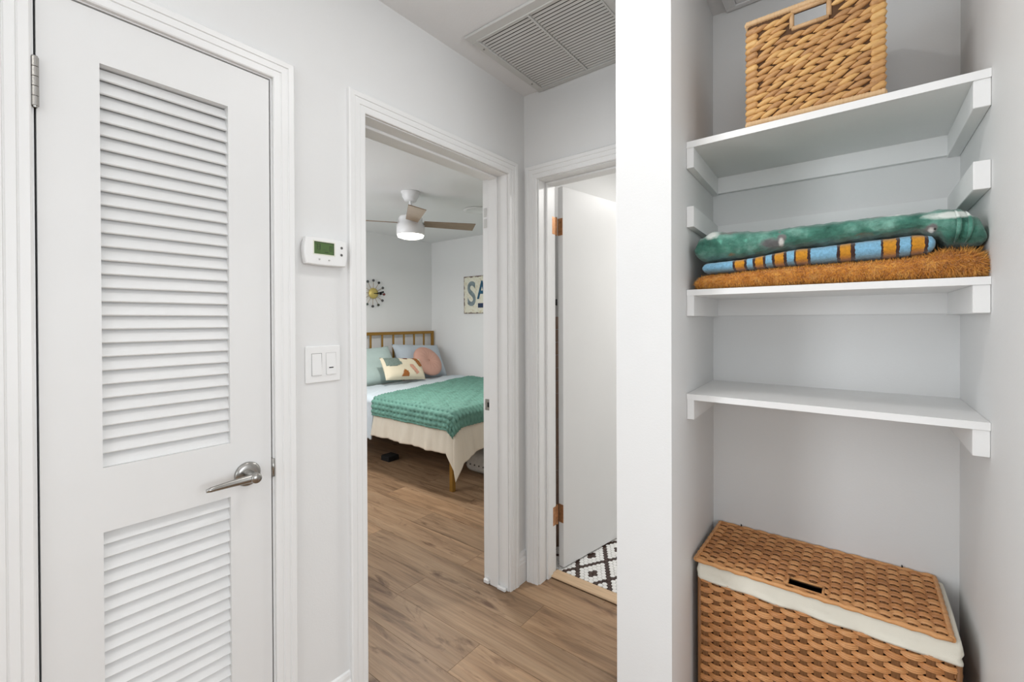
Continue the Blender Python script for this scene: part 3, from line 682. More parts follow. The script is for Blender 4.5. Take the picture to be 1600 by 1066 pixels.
# cream liner folded over the rim
g = MB(); LZ0, LZ1 = .500, .5555
def ringpts(off, z, n=20, jit=0):
    x0, x1, y0, y1 = hX0-off, hX1+off, hY0-off, hY1+off; rr = .012; pts = []
    per = []
    for cx_, cy2, a0 in ((x1-rr, y0+rr, -90), (x1-rr, y1-rr, 0), (x0+rr, y1-rr, 90), (x0+rr, y0+rr, 180)):
        for k in range(5):
            a = math.radians(a0+22.5*k); per.append((cx_+rr*math.cos(a), cy2+rr*math.sin(a)))
    out = []
    for i in range(len(per)):
        a, b_ = per[i], per[(i+1) % len(per)]; k = (1 if i % 5 != 4 else (46 if (i//5) % 2 else 24))
        for q in range(k): out.append((a[0]+(b_[0]-a[0])*q/k, a[1]+(b_[1]-a[1])*q/k))
    return out
rings = []
for off, z, wv in ((.002, LZ0+.002, 0), (.0065, LZ0, .0022), (.0085, LZ0+.006, .0015), (.0065, LZ0+.014, .0022), (.0080, LZ0+.026, .0018), (.0065, LZ0+.042, .001), (.005, LZ1-.002, .0006), (.001, LZ1, 0), (-.008, LZ1-.001, 0), (-.012, LZ1-.02, 0)):
    rings.append([(x+(wv*math.sin(x*35+z*160+y*20)), y-wv*math.sin(x*46+z*210), z+wv*.5*math.sin(x*60+y*50)) for x, y in ringpts(off, z)])
g.grid(rings, True, False, True); g.build('cloth_liner', M['liner'], hp, label='cream cloth liner band')
# lid
lX0, lX1, lY0, lY1, lZ = -.404, .1705, 1.437, 1.757, .560
hl = (-.162-lX0, -.078-lX0, 1.458-lY0, 1.502-lY0)
lb = MB(); q = .004
lb.box((lX0+q, lY0+q, lZ-.006), (lX1-q, lY0+hl[2], lZ-.002)).box((lX0+q, lY0+hl[3], lZ-.006), (lX1-q, lY1-q, lZ-.002)).box((lX0+q, lY0+hl[2], lZ-.006), (lX0+hl[0], lY0+hl[3], lZ-.002)).box((lX0+hl[1], lY0+hl[2], lZ-.006), (lX1-q, lY0+hl[3], lZ-.002))
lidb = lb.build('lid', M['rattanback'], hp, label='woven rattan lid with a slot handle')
weave(lidb, (lX0+.003, lY0+.003, lZ), (1, 0, 0), (0, 1, 0), (0, 0, 1), lX1-lX0-.006, lY1-lY0-.006, 22, 19, hl, .0044)
g = MB(); zz = lZ+.001
def wob(path): return path
for a, b_ in (((lX0, lY0), (lX1, lY0)), ((lX1, lY0), (lX1, lY1)), ((lX1, lY1), (lX0, lY1)), ((lX0, lY1), (lX0, lY0))):
    n = 40; g.tube([(a[0]+(b_[0]-a[0])*k/n, a[1]+(b_[1]-a[1])*k/n, zz+.0012*math.sin(k*2.1)) for k in range(n+1)], [.0062+.0009*math.sin(k*1.7) for k in range(n+1)], 8)
g.build('lid_rim', M['rattan'], lidb)
g = MB(); hx_, hX_, hy_, hY_ = lX0+hl[0], lX0+hl[1], lY0+hl[2], lY0+hl[3]
for a, b_ in (((hx_, hy_), (hX_, hy_)), ((hX_, hy_), (hX_, hY_)), ((hX_, hY_), (hx_, hY_)), ((hx_, hY_), (hx_, hy_))): g.tube([(a[0], a[1], zz), (b_[0], b_[1], zz)], .0034, 8)
g.build('slot_edge', M['rattan'], lidb)
g = MB()
for xx_ in (-.335, .10): g.tube([(xx_, lY1-.004, lZ), (xx_, lY1+.002, lZ+.012), (xx_+.002, lY1+.004, lZ+.006)], .0014, 6)
g.build('lid_tie', M['dark'], lidb)

# ------------------------------------------------------------------ folded blankets on the middle shelf
def interp(tab, x):
    if x <= tab[0][0]: return tab[0][1]
    for (a, va), (b_, vb) in zip(tab, tab[1:]):
        if x <= b_:
            t = (x-a)/(b_-a); t = t*t*(3-2*t); return va+(vb-va)*t
    return tab[-1][1]
def hashn(x, y=0, z=0): return math.sin(x*12.9+y*7.3+z*3.1)*.5+math.sin(x*31.7+y*17.9-z*11)*.3+math.sin(x*63.1-y*41.3+z*29)*.2
def loaf(x0, x1, top, bot, front, back, nx=90, nr=36, wob=.003, p=2.6, endr=.02):
    rings = []; 
    for i in range(nx+1):
        s = i/nx; x = x0+(x1-x0)*s
        e = min(x-x0, x1-x)/endr; e = math.sqrt(max(0, 1-(1-min(1, e))**3)); e = max(e, .02)
        zt, zb = interp(top, x), interp(bot, x); zc, hz = (zt+zb)/2, (zt-zb)/2*(.55+.45*e)
        yf = interp(front, x)+.012*(1-e); yc, hy = (yf+back)/2, (back-yf)/2
        ring = []
        for k in range(nr):
            a = 2*math.pi*k/nr; c, s_ = math.cos(a), math.sin(a)
            # tight front radius: flatten the middle of the loaf
            px_ = math.copysign(abs(c)**(2/8), c); pz_ = math.copysign(abs(s_)**(2/p), s_)
            w_ = wob*hashn(x*6, k*.35)
            ring.append((x, yc+px_*hy+w_*(1 if c < 0 else 0), zc+pz_*hz+w_*.8*e))
        rings.append(ring)
    g = MB(); g.grid(rings, True, False, True); n = nr
    g.f.append(list(range(n))); g.f.append([len(g.v)-1-i for i in range(n)]); g.sm += [True, True]
    return g
def fabric(name, build):
    m, nt, b, N, L = nodes(name); c = build(nt, N, L)
    L(c, b.inputs['Base Color']); b.inputs['Roughness'].default_value = .9
    b.inputs['Sheen Weight'].default_value = .35; b.inputs['Sheen Roughness'].default_value = .5
    bump(nt, noise(nt, coords(nt), 420, 3), b, .5, .003); return m
def spot(nt, N, L, base, P, r, rgb, soft=.35, ns_=60, namp=.02, sq=(1, 1, 1)):
    g_ = N('ShaderNodeNewGeometry'); sub = N('ShaderNodeVectorMath'); sub.operation = 'SUBTRACT'; L(g_.outputs['Position'], sub.inputs[0]); sub.inputs[1].default_value = P
    ml = N('ShaderNodeVectorMath'); ml.operation = 'MULTIPLY'; L(sub.outputs[0], ml.inputs[0]); ml.inputs[1].default_value = sq
    ln = N('ShaderNodeVectorMath'); ln.operation = 'LENGTH'; L(ml.outputs[0], ln.inputs[0])
    nn = noise(nt, coords(nt), ns_, 3); ad = N('ShaderNodeMath'); ad.operation = 'MULTIPLY_ADD'; L(nn, ad.inputs[0]); ad.inputs[1].default_value = namp; L(ln.outputs['Value'], ad.inputs[2])
    mr = N('ShaderNodeMapRange'); L(ad.outputs[0], mr.inputs[0]); mr.inputs[1].default_value = r+namp*.5; mr.inputs[2].default_value = (r+namp*.5)*(1-soft); mr.inputs[3].default_value = 0; mr.inputs[4].default_value = 1
    return mix(nt, mr.outputs[0], base, s2l(rgb))
def fp(x, y, yy=1.395): return tuple(pl(x, y, 1, yy))
def green(nt, N, L):
    v = coords(nt); f = noise(nt, v, 9, 5, .6, .4); f2 = noise(nt, v, 45, 4, .7)
    r = ramp(nt, [(.36, s2l((44, 104, 88))), (.5, s2l((78, 140, 122))), (.62, s2l((128, 180, 164)))]); L(f, r.inputs[0])
    r2 = ramp(nt, [(.35, s2l((190, 190, 190))), (.65, s2l((255, 255, 255)))]); L(f2, r2.inputs[0])
    c = mix(nt, .7, r.outputs[0], r2.outputs[0], 'MULTIPLY')
    S = lambda c, x, y, r_, rgb, **k: spot(nt, N, L, c, fp(x, y), r_, rgb, **k)
    c = S(c, 1110, 366, .026, (226, 232, 226), sq=(1, .3, 1.5)); c = S(c, 1136, 361, .018, (92, 84, 78), sq=(.6, .3, 1.6))
    for x, y in ((1125, 378), (1165, 377), (1190, 379)): c = S(c, x, y, .009, (112, 186, 164), sq=(1, .4, 1))
    for x, y, k in ((1222, 372, 1), (1456, 357, .9)):
        c = S(c, x-16*k, y+9, .020*k, (108, 108, 108), sq=(.55, .4, 1)); c = S(c, x, y, .0135*k, (126, 122, 122), sq=(1, .4, 1), namp=.008); c = S(c, x-1, y+7*k, .008*k, (232, 232, 228), sq=(1, .4, .6), namp=.006)
        for dx in (-3.5, 4.5): c = S(c, x+dx, y-8*k, .0045, (120, 112, 112), namp=.002)
        c = S(c, x+5, y+1, .003, (40, 38, 36), namp=.001)
    c = S(c, 1350, 371, .013, (122, 92, 60), sq=(.6, .4, 1)); c = S(c, 1143, 400, .010, (126, 96, 58), sq=(.6, .4, 1))
    c = S(c, 1490, 335, .032, (228, 234, 228), sq=(.55, .3, 3)); c = S(c, 1402, 333, .022, (226, 230, 226), sq=(.5, .3, 3)); c = S(c, 1360, 336, .020, (84, 78, 70), sq=(.5, .3, 3))
    return c
M['green'] = fabric('green_print_fleece', green)
SX = [-.375, -.289, -.283, -.26, -.253, -.237, -.232, -.212, -.205, -.19, -.185, -.162, -.156, -.138, -.134, -.109, -.103, -.046, -.040, -.018, -.011, .039, .044, .068, .073, .092, .096, .117, .123, .134]
def striped(nt, N, L):
    BL, OR, BR = s2l((134, 190, 222)), s2l((214, 146, 32)), s2l((62, 36, 30))
    sx = N('ShaderNodeSeparateXYZ'); L(N('ShaderNodeNewGeometry').outputs['Position'], sx.inputs[0])
    nn = noise(nt, coords(nt), 120, 2); ad = N('ShaderNodeMath'); ad.operation = 'MULTIPLY_ADD'; L(nn, ad.inputs[0]); ad.inputs[1].default_value = .006; L(sx.outputs[0], ad.inputs[2])
    mr = N('ShaderNodeMapRange'); L(ad.outputs[0], mr.inputs[0]); mr.inputs[1].default_value = -.4+.003; mr.inputs[2].default_value = .15+.003
    stops = []; cols = [BL, BR, OR, BR]
    for i, x in enumerate(SX[:-1]):
        c = cols[i % 4]; stops.append(((x+.4)/.55 if i else 0, c))
    r = ramp(nt, stops, 'CONSTANT'); L(mr.outputs[0], r.inputs[0])
    c = r.outputs[0]
    f = noise(nt, coords(nt), 160, 3, .7); r2 = ramp(nt, [(.3, s2l((205, 205, 205))), (.6, s2l((255, 255, 255)))]); L(f, r2.inputs[0])
    return mix(nt, .8, c, r2.outputs[0], 'MULTIPLY')
M['striped'] = fabric('striped_plush', striped)
def orange(nt, N, L):
    f = noise(nt, coords(nt), 38, 5, .7); r = ramp(nt, [(.3, s2l((190, 120, 40))), (.5, s2l((226, 156, 62))), (.75, s2l((242, 192, 108)))]); L(f, r.inputs[0]); return r.outputs[0]
M['orange'] = fabric('orange_fur', orange)
Z = lambda *t: [(x, z+H) for x, z in t]
# orange fur throw, lowest
ot = Z((-.395, .118), (-.375, .133), (-.35, .135), (-.124, .143), (.068, .145), (.12, .147), (.15, .156), (.19, .154), (.218, .140))
ob = Z((-.395, .101), (-.36, .0965), (.22, .0965))
bo = thing('fur_blanket', (-.09, 1.56, H+.0925), 'folded orange-brown fur blanket lying directly on the middle shelf', 'blanket', 'folded blankets')
fg = loaf(-.396, .2195, ot, ob, [(-.4, 1.400), (-.2, 1.390), (.1, 1.390), (.22, 1.396)], 1.72, wob=.003)
fg.build('fold', M['orange'], bo)
rf = random.Random(5); fur = MB(); n_r = 36
quads = [f for f in fg.f if len(f) == 4]
front = [f for f in quads if sum(fg.v[i].y for i in f)/4 < 1.47 and sum(fg.v[i].z for i in f)/4 > H+.0945]
for f in front:
    a, b_, c, d_ = (fg.v[i] for i in f); nrm = (c-a).cross(d_-b_)
    if nrm.length < 1e-9: continue
    ar = nrm.length/2; nrm.normalize()
    cen = (a+b_+c+d_)/4; outc = Vector((cen.x, 1.56, H+.12)); 
    if nrm.dot(cen-outc) < 0: nrm = -nrm
    for _ in range(min(40, max(2, int(ar*330000)))):
        u, v_ = rf.random(), rf.random(); p0 = a*(1-u)*(1-v_)+b_*u*(1-v_)+c*u*v_+d_*(1-u)*v_
        lng = (.0068+.011*max(0, (p0.x-.07)/.14))*rf.uniform(.6, 1.3)
        tip = p0+nrm*lng*rf.uniform(.5, 1)+Vector((rf.gauss(0, .45), rf.gauss(0, .2), rf.gauss(-.35, .4)))*lng
        sd = nrm.cross(Vector((rf.gauss(0, 1), rf.gauss(0, 1), rf.gauss(0, 1)))).normalized()*.0010
        if tip.z < H+.0932: tip.z = H+.0932
        k = len(fur.v); fur.v += [p0-sd, p0+sd, tip]; fur.f.append([k, k+1, k+2]); fur.sm.append(False)
me = bpy.data.meshes.new('fur'); me.from_pydata([p-WL[bo] for p in fur.v], [], fur.f); me.materials.append(M['orange'])
o = bpy.data.objects.new('fur_pile', me); col.objects.link(o); o.parent = bo; o['kind'] = 'stuff'; WL[o] = WL[bo]
# striped plush blanket
stt = Z((-.374, .170), (-.36, .174), (-.287, .176), (-.11, .193), (.045, .199), (.10, .202), (.134, .197))
stb = Z((-.374, .143), (-.36, .141), (-.124, .149), (.068, .151), (.134, .156))
tag(loaf(-.375, .137, stt, stb, [(-.4, 1.400), (-.2, 1.392), (.137, 1.390)], 1.72, wob=.0012, endr=.012).build('striped_blanket', M['striped']), 'blue and orange striped plush blanket folded between two others', 'blanket', 'folded blankets')
# green printed fleece on top
gt = Z((-.398, .222), (-.385, .252), (-.348, .269), (-.304, .262), (-.2, .252), (-.124, .254), (.068, .255), (.113, .252), (.155, .257), (.176, .254), (.205, .232), (.222, .200))
gb = Z((-.398, .207), (-.39, .184), (-.36, .180), (-.287, .181), (-.124, .199), (.045, .204), (.11, .207), (.142, .192), (.160, .168), (.222, .164))
gg = thing('green_blanket', (-.09, 1.56, H+.16), 'green fleece blanket with kitten print on top of the folded stack', 'blanket', 'folded blankets')
loaf(-.399, .2205, gt, gb, [(-.4, 1.402), (-.3, 1.392), (-.1, 1.388), (.12, 1.386), (.18, 1.392), (.2, 1.390), (.222, 1.40)], 1.72, wob=.004, endr=.016, p=2.3).build('fold', M['green'], gg)
g = MB()
for xs in (.168, .186):
    zt, zb = interp(gt, xs), interp(gb, xs)
    g.tube([(xs+.006*math.sin(t*3), 1.3905-.004*math.sin(math.pi*t)+.018*abs(2*t-1)**4, zb+(zt-zb)*(.06+.86*t)) for t in [k/14 for k in range(15)]], [.001+.0035*math.sin(math.pi*k/14) for k in range(15)], 8)
g.build('hem_seam', M['green'], gg)

# ------------------------------------------------------------------ bedroom: bed
BN, BF, BH, BFT = 2.385, 3.945, -4.43, -2.445        # near side, far side, head, foot
MT = .600                                          # mattress top
bd = thing('bed_frame', ((BH+BFT)/2, (BN+BF)/2, 0), 'gold metal bed frame with a barred headboard against the wall', 'bed')
def gbar(n, a, b_): return MB().box(a, b_, c=.002).build(n, M['gold'], bd)
HT = 1.182
gbar('headboard_post', (BH-.03, BF-.012, 0), (BH, BF+.020, HT)); gbar('headboard_post', (BH-.03, BN-.02, 0), (BH, BN+.012, HT))
gbar('headboard_rail', (BH-.03, BN+.012, HT-.036), (BH, BF-.012, HT)); gbar('headboard_rail', (BH-.03, BN+.012, .45), (BH, BF-.012, .48))
for yv in [3.8027-.1585*k for k in range(9)]:
    if yv > BN+.05: gbar('headboard_bar', (BH-.024, yv-.0095, .48), (BH-.006, yv+.0095, HT-.036))
gbar('side_rail', (BH, BN, .29), (BFT-.03, BN+.03, .33)); gbar('side_rail', (BH, BF-.03, .29), (BFT-.03, BF, .33))
gbar('foot_rail', (BFT-.03, BN, .285), (BFT, BF, .335))
for yv in (BN-.018, BF-.015): gbar('leg', (BFT-.033, yv, 0), (BFT+.001, yv+.034, .285))
for xv in (-3.3, -3.9): gbar('support_leg', (xv-.02, 3.14, 0), (xv+.02, 3.18, .29))
bp_ = pl(608, 719, 2, 0); o = MB().box((bp_.x-.06, bp_.y-.05, 0), (bp_.x+.06, bp_.y+.07, .05), c=.006).build('storage_box', plain('dark_box', (15, 14, 13), .9)); tag(o, 'low black storage box under the bed', 'box')
def softbox(a, b_, r, n=6):
    g = MB(); rings = []
    x0, y0, z0 = a; x1, y1, z1 = b_
    for i in range(n*2+2):
        t_ = i/(n*2+1); ph = -math.pi/2+math.pi*t_
        zz_ = (z0+r if t_ < .5 else z1-r)+r*math.sin(ph); ins = r*(1-math.cos(ph)); ring = []
        for cx_, cy2, a0 in ((x1-r, y0+r, -90), (x1-r, y1-r, 0), (x0+r, y1-r, 90), (x0+r, y0+r, 180)):
            for k in range(6):
                a_2 = math.radians(a0+18*k); rr = r-ins
                ring.append((cx_+rr*math.cos(a_2), cy2+rr*math.sin(a_2), zz_))
        rings.append(ring)
    g.grid(rings, True, False, True); m_ = len(rings[0]); g.f.append(list(range(m_))); g.f.append([len(g.v)-1-i for i in range(m_)]); g.sm += [False, False]; return g
tag(softbox((BH+.005, BN+.012, .335), (BFT-.012, BF-.012, MT-.012), .05).build('mattress', plain('mattress_white', (225, 225, 225), .9)), 'white mattress on the gold bed frame', 'mattress')
M['duvet'] = plain('sand_linen', (220, 211, 194), .85, nscale=260, nstr=.12, vary=.03, vscale=5)
M['sheet'] = plain('pale_blue_cotton', (200, 210, 216), .85, nscale=260, nstr=.1, vary=.03, vscale=5)
def drape(xh, xf, yn, yfar, zt, on, of, ds_=.012, r=.05, flare=.10, wr=.012, skew=0.0, lift=0.0, disp=None, edge_wr=1.0, extra=0.0):
    Ls0 = (xf-xh)+of; Wt = (yfar-yn)+on; ni, nj = int(Ls0/ds_), int(Wt/ds_); rows = []
    for i in range(ni+1):
        rw = []
        for j in range(nj+1):
            t = -on+Wt*j/nj; Ls = Ls0+extra*max(0, 1-max(0, t)/.42)**1.2; s = Ls*i/ni
            s_ = s+skew*(t/Wt)*(1-i/ni)
            ex = max(0, s_-(xf-xh)); ey = max(0, -t); x = min(xf, xh+s_); y = max(yn, yn+t); d = max(ex, ey)+.36*min(ex, ey)
            if d < 1e-6:
                nx_, ny_, nz_ = 0, 0, 1
                z = zt+.006*hashn(x*2.2, y*2.6)+.003*hashn(x*7, y*6); P_ = Vector((x, y, z))
            else:
                hh_ = math.hypot(ex, ey); dx, dy = ex/hh_, -ey/hh_
                q = min(d/r, math.pi/2); out = r*math.sin(q)
                z = zt-(r*(1-math.cos(q)) if d < r*math.pi/2 else r+d-r*math.pi/2)
                if d > r*math.pi/2: out += flare*(d-r*math.pi/2)
                if z < zt-.05:
                    cc = x*(1 if ey > ex else 0)+y*(1 if ex >= ey else 0)
                    out += wr*min(1, d/.25)*(math.sin(cc*19+1.3)+.6*math.sin(cc*43+d*6)+.35*math.sin(cc*77-d*9))*edge_wr
                P_ = Vector((x+dx*out, y+dy*out, z)); nx_, ny_, nz_ = dx*math.sin(q), dy*math.sin(q), math.cos(q)
            if disp: P_ += Vector((nx_, ny_, nz_))*disp(s, t)
            P_.z += 0
            rw.append(P_)
        rows.append(rw)
    g = MB(); g.grid(rows, True); return g
def solid(o, th):
    m_ = o.modifiers.new('thickness', 'SOLIDIFY'); m_.thickness = th; m_.offset = -1; return o
dv_ = solid(drape(-4.02, BFT, BN, BF-.02, MT+.012, .335, .29, r=.06, flare=.16, wr=.010, extra=.12).build('duvet', M['duvet']), .012)
tag(dv_, 'sand coloured duvet draped over the bed', 'duvet')
fold = solid(drape(-4.0, -3.37, BN-.012, BF-.03, MT+.036, .40, 0, r=.065, flare=.10, wr=.010).build('duvet_fold', M['sheet']), .016)
fold.parent = dv_; fold.location = WL[fold]-WL[dv_]; fold['label'] = 'pale blue reverse side folded back at the head'
M['throw'] = plain('sage_green_plush', (96, 140, 126), .75, nscale=300, nstr=.35, ndist=.004, vary=.16, vscale=14)
def bumps(s, t):
    a = math.sin(s*2*math.pi/.052); b_ = math.sin(t*2*math.pi/.040)
    return .010*b_*(.55+.45*a)
tw = solid(drape(-3.40, BFT+.012, BN-.016, BF-.05, MT+.034, .185, .165, ds_=.0075, r=.065, flare=.12, wr=.007, skew=-.36, disp=bumps).build('throw_blanket', M['throw']), .010)
tag(tw, 'ribbed sage green throw spread over the foot of the bed', 'throw')
# pillows
def pil(w_, h_, t_, Mx, n=22, ins=0.05):
    def P(u, v_, sgn):
        pu = u*(1-ins*(1-v_*v_)*u*u); pv = v_*(1-ins*(1-u*u)*v_*v_)
        z = sgn*t_/2*max(0, (1-u**4)*(1-v_**4))**.55+.004*hashn(u*1.5+w_*9, v_*1.8)*(1-u*u)*(1-v_*v_)
        return Mx @ Vector((pu*w_/2, pv*h_/2, z))
    g = MB()
    for sgn in (1, -1): g.grid([[P(-1+2*i/n, -1+2*j/n, sgn) for j in range(n+1)] for i in range(n+1)], True)
    return g, P
def pose(loc, lean, roll=0, yaw=0):     # local u -> +Y, v -> up, normal -> +X
    B = Matrix(((0, 0, 1, 0), (1, 0, 0, 0), (0, 1, 0, 0), (0, 0, 0, 1)))
    return Matrix.Translation(loc) @ Matrix.Rotation(math.radians(yaw), 4, 'Z') @ Matrix.Rotation(-math.radians(lean), 4, 'Y') @ Matrix.Rotation(math.radians(roll), 4, 'X') @ B
M['pillow_g'] = plain('pale_aqua_cotton', (178, 196, 192), .85, nscale=200, nstr=.1, vary=.05, vscale=9)
M['pillow_b'] = plain('grey_blue_cotton', (182, 192, 200), .85, nscale=200, nstr=.1, vary=.05, vscale=9)
tag(pil(.70, .46, .17, pose((-4.17, 2.80, .815), 32, 2))[0].build('pillow', M['pillow_g']), 'pale aqua pillow at the near side of the headboard', 'pillow', 'bed pillows')
tag(pil(.70, .46, .16, pose((-4.22, 3.56, .82), 30, -4))[0].build('pillow', M['pillow_b']), 'pale grey-blue pillow in the room corner of the bed', 'pillow', 'bed pillows')
cz = thing('patterned_cushion', (-3.93, 3.06, .62), 'cream cushion with brown and grey shapes leaning on the pillows', 'cushion')
gq, PP = pil(.56, .26, .13, pose((-3.90, 3.05, .790), 30, -6, 6)); gq.build('cover', plain('cream_weave', (226, 214, 188), .9, nscale=160, nstr=.2), cz)
def patch(n, poly_uv, mat):
    # patch drawn on the cushion's front, cut from a fine grid
    us = [q[0] for q in poly_uv]; vs_ = [q[1] for q in poly_uv]; g = MB(); k = 12
    def ins(u, v_):
        c = False
        for (a, b_), (c2, d2_) in zip(poly_uv, poly_uv[1:]+poly_uv[:1]):
            if (b_ > v_) != (d2_ > v_) and u < (c2-a)*(v_-b_)/(d2_-b_)+a: c = not c
        return c
    for i in range(k):
        for j in range(k):
            u0 = min(us)+(max(us)-min(us))*i/k; u1 = min(us)+(max(us)-min(us))*(i+1)/k; v0 = min(vs_)+(max(vs_)-min(vs_))*j/k; v1 = min(vs_)+(max(vs_)-min(vs_))*(j+1)/k
            if ins((u0+u1)/2, (v0+v1)/2):
                nn = Vector((.004, 0, .002)); g.add([PP(u0, v0, 1)+nn, PP(u1, v0, 1)+nn, PP(u1, v1, 1)+nn, PP(u0, v1, 1)+nn], [(0, 1, 2, 3)], True)
    if g.v: g.build(n, mat, cz)
pb = plain('rust_brown_tuft', (160, 98, 46), .95, nscale=300, nstr=.4); pg = plain('grey_green_knit', (118, 132, 124), .95, nscale=160, nstr=.6, vary=.3, vscale=120); pk = plain('dusty_pink', (206, 152, 130), .95)
patch('shape_patch', [(-.93, .1), (-.93, .88), (-.30, .88), (-.22, .2), (-.55, .05)], pg)
patch('shape_patch', [(.40, .92), (.66, .92), (.92, .1), (.66, .0)], pb)
patch('shape_patch', [(-.35, -.86), (.02, -.86), (.0, -.45), (-.18, -.25)], pb)
patch('shape_patch', [(.12, .15), (.32, .2), (.55, -.55), (.40, -.7)], pk)
patch('shape_patch', [(-.08, .93), (.22, .93), (.12, .72), (-.02, .74)], plain('maroon_tuft', (112, 58, 42), .95))
rc = thing('round_cushion', (-4.02, 3.46, .63), 'round dusty pink pleated cushion in front of the corner pillow', 'cushion')
Mx = pose((-4.02, 3.50, .835), 36, 0, 4); g = MB(); rings = []
for i in range(15):
    ph = -math.pi/2+math.pi*i/14; ring = []
    for k in range(60):
        a = 2*math.pi*k/60; rr = .195*math.cos(ph)**.6 if 0 < i < 14 else .004
        zz_ = .055*math.sin(ph)*(1-.0*rr)
        if i > 7: zz_ = .055*math.sin(ph)-.034*math.exp(-(rr/.05)**2)+.0035*math.sin(a*14)*min(1, rr/.05)*(1-rr/.2)
        ring.append(Mx @ Vector((rr*math.cos(a), rr*math.sin(a), zz_)))
    rings.append(ring)
g.grid(rings, True, False, True); g.build('cover', plain('dusty_pink_velvet', (196, 152, 136), .7, nscale=200, nstr=.08), rc)
g = MB(); g.lathe([(.016, 0), (.013, .006), (0, .008)], Mx @ Vector((0, 0, .020)), (Mx.to_3x3() @ Vector((0, 0, 1))), 14); g.build('tuft_button', plain('pink_button', (186, 140, 124), .7), rc)
# floor cushion at the foot of the bed
fc = thing('floor_cushion', (-2.56, 2.95, 0), 'grey white tufted floor cushion under the foot of the bed', 'cushion')
softbox((-2.72, 2.76, .002), (-2.38, 3.35, .165), .07).build('cover', plain('grey_white_weave', (196, 194, 188), .95, nscale=180, nstr=.4, vary=.1, vscale=25), fc)
g = MB()
for yv in [2.80+.05*k for k in range(9)]:
    for zz_ in (.06, .11): g.lathe([(.008, 0), (.006, .006), (0, .007)], (-2.381, yv, zz_), (1, 0, 0), 8)
for xv in [-2.68+.05*k for k in range(6)]: g.lathe([(.008, 0), (.006, .006), (0, .007)], (xv, 2.761, .08), (0, -1, 0), 8)
g.build('tufts', plain('dark_stitch', (92, 90, 86), .95), fc, kind='stuff')
# ------------------------------------------------------------------ ceiling fan
FX, FY = -2.86, 2.315
fan = thing('ceiling_fan', (FX, FY, CB-.38), 'white ceiling fan with wooden blades and a lit lamp', 'ceiling fan')
M['fanw'] = plain('fan_white', (226, 226, 226), .4)
MB().lathe([(.0, 0), (.076, 0), (.076, -.012), (.068, -.014), (.066, -.040), (.052, -.060), (.048, -.074), (.014, -.076), (0, -.076)], (FX, FY, CB), (0, 0, 1), 32).build('canopy', M['fanw'], fan)
MB().lathe([(.012, -.07), (.012, -.20)], (FX, FY, CB), (0, 0, 1), 16).build('downrod', M['fanw'], fan)
MB().lathe([(0, -.185), (.03, -.187), (.085, -.200), (.095, -.215), (.098, -.262), (.111, -.268), (.111, -.345), (.105, -.350)], (FX, FY, CB), (0, 0, 1), 36).build('motor_housing', M['fanw'], fan)
MB().lathe([(.106, -.350), (.100, -.366), (.07, -.376), (0, -.379)], (FX, FY, CB), (0, 0, 1), 36).build('lamp_lens', M['lens'], fan)
bl_m = strandmat('fan_blade_wood', [(.1, s2l((124, 104, 84))), (.9, s2l((164, 142, 118)))], .35, (6, 6, 6), 3)
az0 = math.degrees(math.atan2(RT.y, RT.x))
for th_d in (-72, 18, 108, 198):
    a = math.radians(az0+th_d); Rz = Matrix.Translation((FX, FY, CB-.253)) @ Matrix.Rotation(a, 4, 'Z') @ Matrix.Rotation(math.radians(-13), 4, 'X')
    pts = []
    for k in range(9):
        s = k/8; x = .105+.42*s; hw_ = .048+.016*s
        pts.append((x, hw_))
    g = MB(); poly = [(x, h_, -.003) for x, h_ in pts]+[(x, -h_, -.003) for x, h_ in reversed(pts)]
    g.prism(poly, (0, 0, .006), Rz); b2 = g.build('blade', bl_m, fan)
    MB().box((.06, -.022, .002), (.15, .022, .007), Rz, c=.002).build('blade_bracket', M['fanw'], b2)
rd = MB().lathe([(.0, 0), (.105, 0), (.13, -.003), (.132, -.008), (.10, -.012), (.095, -.006), (0, -.006)], (-2.83, 3.08, CB), (0, 0, 1), 36).build('ceiling_disc', M['plastic']); tag(rd, 'flat round white trim on the bedroom ceiling behind the fan', 'ceiling fitting')
# ------------------------------------------------------------------ ball clock
ckc = Vector((XR, 3.075, H+.330)); ck = thing('ball_clock', tuple(ckc), 'wall clock with coloured balls on spokes around a brass hub', 'clock')
MB().lathe([(.0, .052), (.03, .051), (.060, .040), (.064, .028), (.052, .010), (0, .008)], ckc, (1, 0, 0), 28).build('hub', plain('brass_hub', (206, 186, 110), .4, .4), ck)
bc = [(70, 72, 74), (24, 24, 24), (72, 74, 70), (120, 44, 36), (76, 78, 78), (52, 54, 36), (62, 62, 62), (84, 96, 90), (60, 60, 60), (70, 60, 50), (80, 80, 80), (66, 68, 68)]
for k in range(12):
    a = math.radians(30*k+2); d_ = Vector((0, math.sin(a), math.cos(a))); c = ckc+Vector((.025, 0, 0))+d_*.152
    o = MB().tube([ckc+Vector((.025, 0, 0))+d_*.05, c-d_*.012], .0022, 6).build('spoke', M['gold'], ck)
    g = MB(); g.lathe([(.0155*math.sin(math.pi*q/10), -.0155*math.cos(math.pi*q/10)) for q in range(11)], c, (1, 0, 0), 14)
    g.build('ball', plain('ball_%d' % k, bc[k], .4), o)
g = MB(); g.box((ckc.x+.053, ckc.y-.01, ckc.z-.006), (ckc.x+.057, ckc.y+.105, ckc.z+.002)); g.lathe([(.014, 0), (.014, .004), (0, .004)], (ckc.x+.053, ckc.y+.082, ckc.z-.004), (1, 0, 0), 14); g.build('hour_hand', M['black'], ck)
g = MB(); g.prism([(ckc.x+.058, ckc.y, ckc.z-.003), (ckc.x+.058, ckc.y+.13, ckc.z+.012), (ckc.x+.058, ckc.y+.12, ckc.z+.03), (ckc.x+.058, ckc.y+.105, ckc.z+.008)], (.003, 0, 0)); g.build('minute_hand', M['black'], ck)
